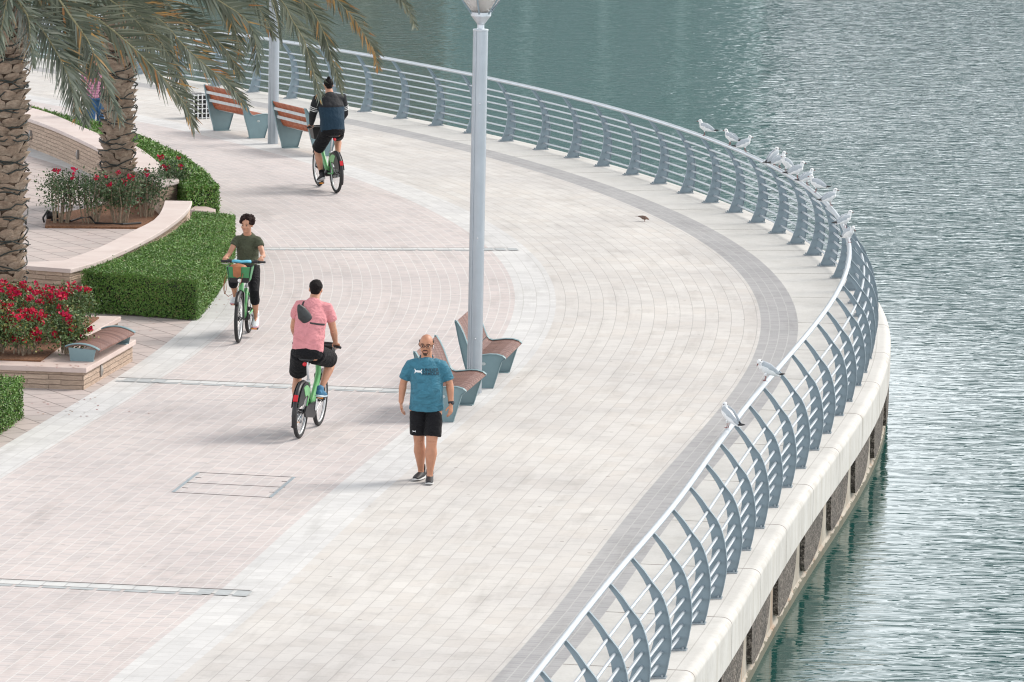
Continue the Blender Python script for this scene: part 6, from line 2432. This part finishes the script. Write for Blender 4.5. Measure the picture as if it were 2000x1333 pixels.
def make_gull(label, head=(0.0, 0.085, 0.268), look=(0, 1, -0.1), pitch=0.0):
    root = thing('gull', label, 'gull', (0, 0, 0), 0, 'gulls perched on the handrail')
    h = Vector(head)
    lk = Vector(look).normalized()
    tail = Vector((0, -0.150, 0.086 - pitch))
    chest = Vector((0, 0.062, 0.178 + pitch))
    m = MB()
    m.limb([tail + Vector((0, -0.055, -0.012)), tail, tail.lerp(chest, 0.35), tail.lerp(chest, 0.7), chest, chest + Vector((0, 0.022, 0.015))],
           [(0.020, 0.006), (0.026, 0.014), (0.052, 0.050), (0.064, 0.066), (0.050, 0.052), (0.028, 0.030)], n=16)
    m.limb([chest + Vector((0, -0.01, 0.0)), chest.lerp(h, 0.5), h], [0.044, 0.035, 0.029], n=14)
    m.ell(h + lk * 0.006, (0.031, 0.036, 0.031), frame_of(lk, (0, 0, 1)), 14, 10)
    for sx in (-1, 1):
        m.limb([(sx * 0.022, 0.005, 0.095), (sx * 0.02, 0.005, 0.062)], [0.017, 0.008], n=8)
    o = m.build('body', FEATHER_W, root)
    melt(o, 0.0045, 3)
    M = frame_of(lk, (0, 0, 1))
    for sx in (-1, 1):
        m = MB()
        a, b = chest + Vector((sx * 0.040, -0.012, 0.022)), tail + Vector((sx * 0.022, -0.035, 0.016))
        m.limb([a + Vector((0, 0.02, 0)), a, a.lerp(b, 0.35) + Vector((sx * 0.016, 0, 0.008)), a.lerp(b, 0.7) + Vector((sx * 0.006, 0, 0.004)), b], [(0.008, 0.022), (0.012, 0.042), (0.014, 0.048), (0.010, 0.034), (0.006, 0.014)], n=12)
        w = m.build('wing', FEATHER_G, root, smooth=True)
        m = MB()
        c = b + Vector((-sx * 0.006, -0.075, 0.002))
        m.limb([a.lerp(b, 0.86), b, b.lerp(c, 0.6), c], [(0.007, 0.02), (0.007, 0.0155), (0.005, 0.010), (0.002, 0.003)], n=10)
        m.build('wing_tip', FEATHER_B, w, smooth=True)
        m = MB()
        m.ell(h + M @ Vector((sx * 0.0255, 0.018, 0.004)), (0.0045,) * 3, M, 8, 6)
        m.build('eye', EYE_D, root, smooth=True)
        m = MB()
        m.ell(h + M @ Vector((sx * 0.024, -0.012, 0.0)), (0.006, 0.009, 0.009), M, 8, 6)
        m.build('ear_spot', FEATHER_B, root, smooth=True)
        m = MB()
        m.limb([(sx * 0.02, 0.005, 0.08), (sx * 0.019, 0.0, 0.04), (sx * 0.018, 0.006, 0.004)], 0.0042, n=6)
        for t_ in (-0.6, 0, 0.6):
            m.limb([(sx * 0.018, 0.006, 0.004), (sx * 0.018 + 0.028 * math.sin(t_), 0.006 + 0.03 * math.cos(t_), 0.002)], 0.0035, n=5)
        m.build('leg', LEGRED, root)
    m = MB()
    bb_ = h + lk * 0.030 + Vector((0, 0, -0.004))
    m.limb([bb_, bb_ + lk * 0.022, bb_ + lk * 0.042 + Vector((0, 0, -0.006))], [0.0085, 0.0065, 0.0025], n=8)
    m.build('beak', BILL, root, smooth=True)
    return root


rail_pts = [(s, q(s, HR_D, HR_Z + HR_R)) for s in np.arange(-8, 60, 0.03)]
rail_px = [(s, p, to_px(p)) for s, p in rail_pts]


def perch(o, px, py, face, dz=0.0):
    """set a bird on the rail under a photo pixel; face = world heading in degrees (0 = +x, 90 = away)"""
    s, p, _ = min(rail_px, key=lambda r: (r[2][0] - px) ** 2 + (r[2][1] - py) ** 2)
    o.location = p + Vector((0, 0, dz - 0.003))
    o.rotation_euler = (0, 0, math.radians(face - 90))


g_std = make_gull('white and grey gull facing left, the farthest bird on the handrail')
g_tuck = make_gull('upper of the two near gulls, turning its head down to preen', (-0.01, 0.092, 0.255), (-0.35, 0.65, -0.75), 0.02)
g_up = make_gull('tall upright gull with dark tail hanging behind, first of the middle cluster', (0.0, 0.055, 0.292), (0.5, 1, -0.05), 0.04)
perch(g_std, 1375, 268, 172)
perch(g_tuck, 1492, 740, 195)
perch(g_up, 1512, 321, 40)


def gull_copy(src, label, px, py, face, sc=1.0):
    o = copy_thing(src, (0, 0, 0), 0, label, (sc, sc, sc))
    perch(o, px, py, face)


gull_copy(g_std, 'gull facing left, second from the far end, just left of one facing right', 1425, 287, 150, 1.0)
gull_copy(g_std, 'gull facing right, third from the far end, with its dark tail to the left', 1454, 298, 12, 0.98)
gull_copy(g_std, 'gull mostly hidden behind its neighbours in the middle cluster, facing right', 1523, 326, 25, 1.0)
gull_copy(g_up, 'gull at the front of the middle cluster facing left with its tail to the right', 1537, 334, 215, 0.95)
gull_copy(g_std, 'plump gull facing right, first one right of the middle cluster', 1556, 351, 15, 1.03)
gull_copy(g_std, 'gull facing right whose head touches the next bird on the descending rail', 1576, 363, 28, 0.98)
gull_copy(g_std, 'gull facing left with long black tail sticking out over the water', 1593, 377, 165, 1.0)
gull_copy(g_std, 'lone gull facing right at the start of the sharp rail bend', 1623, 400, 22, 0.97)
gull_copy(g_std, 'gull facing right above another bird, at the tightest bend of the handrail', 1646, 448, 30, 0.98)
gull_copy(g_tuck, 'gull seen from the front with head down, lowest bird at the rail bend', 1655, 474, 300, 0.95)
gull_copy(g_up, 'nearest gull, seen from behind on the near handrail with its head turned left', 1417, 832, 140, 0.98)

for g_ in [o for o in COL.objects if o.name.startswith('gull')]:
    g_.scale = [k * 0.94 for k in g_.scale]

# brown dove on the paving
dv = thing('dove', 'small brown dove walking alone on the beige paving', 'dove', at(1258, 433), math.radians(-8 - 90))
m = MB()
m.limb([(0, -0.15, 0.115), (0, -0.09, 0.105), (0, -0.03, 0.09), (0, 0.03, 0.085), (0, 0.06, 0.075)], [(0.018, 0.005), (0.028, 0.015), (0.045, 0.042), (0.046, 0.046), (0.028, 0.03)], n=14)
m.limb([(0, 0.045, 0.08), (0, 0.075, 0.075), (0, 0.09, 0.062)], [0.03, 0.024, 0.02], n=12)
m.ell((0, 0.092, 0.06), (0.019, 0.023, 0.019), n=12, m=8)
o = m.build('body', plain('dove_brown', (0.20, 0.125, 0.095), 0.8, 0, 0.3, 30), dv)
melt(o, 0.005, 2)
m = MB()
m.limb([(0, -0.12, 0.118), (0, -0.18, 0.118), (0, -0.22, 0.116)], [(0.02, 0.006), (0.022, 0.004), (0.018, 0.002)], n=8)
m.build('tail', plain('dove_tail', (0.10, 0.075, 0.065), 0.8), dv)
m = MB()
m.limb([(0, 0.108, 0.055), (0, 0.125, 0.043)], [0.005, 0.002], n=6)
m.build('beak', DARK, dv)
for sx in (-1, 1):
    m = MB()
    m.limb([(sx * 0.042, 0.03, 0.098), (sx * 0.045, -0.04, 0.108), (sx * 0.02, -0.13, 0.118)], [(0.006, 0.026), (0.008, 0.03), (0.004, 0.010)], n=10)
    m.build('wing', plain('dove_wing', (0.16, 0.11, 0.09), 0.8, 0, 0.4, 40), dv)
    m = MB()
    m.limb([(sx * 0.016, 0.01, 0.06), (sx * 0.016, 0.012, 0.0)], 0.005, n=6)
    m.build('leg', LEGRED, dv)

dv.scale = (0.72, 0.72, 0.72)

# latticed box far behind the fronds
lb = thing('lattice_box', 'dark box with a white lattice front, half hidden by frond tips at the far bench', 'box', at(385, 231), heading(sd_of(at(385, 231))[0]) - math.pi / 2)
m = MB()
m.box((0, 0, 0.44), (0.42, 0.42, 0.84))
m.build('inner_bin', DARK, lb)
m = MB()
for k in range(6):
    z = 0.04 + 0.165 * k
    m.box((0, -0.232, z), (0.48, 0.02, 0.03))
    m.box((0.232, 0, z), (0.02, 0.444, 0.03))
    m.box((-0.232, 0, z), (0.02, 0.444, 0.03))
for k in range(5):
    x = -0.222 + 0.111 * k
    m.box((x, -0.25, 0.45), (0.026, 0.016, 0.9))
    m.box((0.25, x, 0.45), (0.016, 0.026, 0.9))
m.build('lattice', WHITE, lb)
lb.scale = (0.85, 0.85, 0.55)
# ------------------------------------------------------------------ towers on the far shore (seen only as reflections in the water)
def tower(label, x0, x1, y, h, col, glass):
    root = thing('tower', label, 'tower', ((x0 + x1) / 2, y, WATER_Z))
    w, d = x1 - x0, 24
    m = MB()
    m.box((0, d / 2, h / 2), (w, d, h))
    m.box((0, d / 2, h + 2), (w * 0.6, d * 0.6, 4))
    m.build('wall', plain('tower_wall', col, 0.7, 0, 0.1, 0.1), root)
    m = MB()
    fl = int(h / 3.6)
    nb = max(3, int(w / 4.5))
    for i in range(fl):
        for j in range(nb):
            cx = -w / 2 + w * (j + 0.5) / nb
            m.box((cx, -0.06, 2.2 + i * 3.6), (w / nb * 0.66, 0.12, 2.3))
    o = m.build('windows', plain('tower_glass', glass, 0.15, 0, 0.1, 0.1), root)
    o['kind'] = 'stuff'
    m = MB()
    for j in range(nb + 1):
        m.box((-w / 2 + w * j / nb, -0.35, h / 2), (0.5, 0.7, h))
    o = m.build('fins', plain('tower_fin', tuple(min(1, c * 1.25) for c in col), 0.7, 0, 0.1, 0.1), root)
    o['kind'] = 'stuff'


tower('grey green tower across the water, seen only as the dark teal reflection at the top', -4, 14, 330, 74, (0.36, 0.44, 0.43), (0.18, 0.25, 0.25))
tower('beige tower across the water, seen only as the warm reflection left of the lamp', -20, -3.9, 345, 70, (0.50, 0.455, 0.37), (0.27, 0.25, 0.21))
tower('dark tower across the water, reflected between the beige one and the palms', -46, -19.9, 335, 80, (0.47, 0.49, 0.44), (0.25, 0.28, 0.255))
tower('pale brown tower across the water, reflected behind the palm fronds', -90, -50, 350, 90, (0.36, 0.33, 0.28), (0.10, 0.12, 0.12))
tower('low slate building across the water, reflected at the right', 15, 75, 430, 34, (0.17, 0.21, 0.23), (0.08, 0.11, 0.13))
tower('slate tower across the water, reflected right of the picture', 80, 120, 400, 70, (0.20, 0.24, 0.27), (0.08, 0.11, 0.13))
# ------------------------------------------------------------------ light
W = bpy.data.worlds.new('World')
S.world = W
W.use_nodes = True
nt = W.node_tree
bg = nt.nodes['Background']
sky = nt.nodes.new('ShaderNodeTexSky')
sky.sky_type = 'NISHITA'
sky.sun_disc = False
SUN_EL, SUN_AZ = math.radians(44), math.radians(62)
sky.sun_elevation = SUN_EL
sky.sun_rotation = SUN_AZ
sky.air_density = 1.0
sky.dust_density = 5.0
sky.ozone_density = 1.0
hs = nt.nodes.new('ShaderNodeHueSaturation')
hs.inputs['Saturation'].default_value = 0.55
nt.links.new(sky.outputs[0], hs.inputs['Color'])
nt.links.new(hs.outputs[0], bg.inputs['Color'])
bg.inputs['Strength'].default_value = 0.11
# thin white overcast in front of the blue
cl = nt.nodes.new('ShaderNodeBackground')
cl.inputs['Color'].default_value = (0.93, 0.965, 1.0, 1)
cl.inputs['Strength'].default_value = 0.95
tc = nt.nodes.new('ShaderNodeTexCoord')
nz = nt.nodes.new('ShaderNodeTexNoise')
nz.inputs['Scale'].default_value = 2.2
nz.inputs['Detail'].default_value = 5
nt.links.new(tc.outputs['Generated'], nz.inputs['Vector'])
mr = nt.nodes.new('ShaderNodeMapRange')
for k_, v_ in (('From Min', 0.3), ('From Max', 0.7), ('To Min', 0.65), ('To Max', 0.95)):
    mr.inputs[k_].default_value = v_
nt.links.new(nz.outputs['Fac'], mr.inputs['Value'])
# hazy sky: brighter towards the horizon
sx = nt.nodes.new('ShaderNodeSeparateXYZ')
nt.links.new(tc.outputs['Generated'], sx.inputs[0])
hz = nt.nodes.new('ShaderNodeMapRange')
for k_, v_ in (('From Min', 0.0), ('From Max', 0.42), ('To Min', 2.2), ('To Max', 0.5)):
    hz.inputs[k_].default_value = v_
nt.links.new(sx.outputs['Z'], hz.inputs['Value'])
nt.links.new(hz.outputs[0], cl.inputs['Strength'])
mx = nt.nodes.new('ShaderNodeMixShader')
nt.links.new(mr.outputs[0], mx.inputs[0])
nt.links.new(bg.outputs[0], mx.inputs[1])
nt.links.new(cl.outputs[0], mx.inputs[2])
nt.links.new(mx.outputs[0], nt.nodes['World Output'].inputs['Surface'])
sun_d = bpy.data.lights.new('sun', 'SUN')
sun = bpy.data.objects.new('sun', sun_d)
COL.objects.link(sun)
sun_d.energy = 1.9
sun_d.angle = math.radians(24)
sun_d.color = (1.0, 0.94, 0.86)
dl = Vector((math.sin(SUN_AZ) * math.cos(SUN_EL), math.cos(SUN_AZ) * math.cos(SUN_EL), math.sin(SUN_EL)))
sun.rotation_euler = dl.to_track_quat('Z', 'Y').to_euler()
sun.location = (30, 80, 60)
S.view_settings.view_transform = 'Standard'
S.view_settings.look = 'None'
S.view_settings.exposure = 0.74
S.view_settings.gamma = 1.0
S.cycles.max_bounces = 6
S.cycles.diffuse_bounces = 3
S.cycles.use_denoising = True
S.cycles.filter_width = 1.15
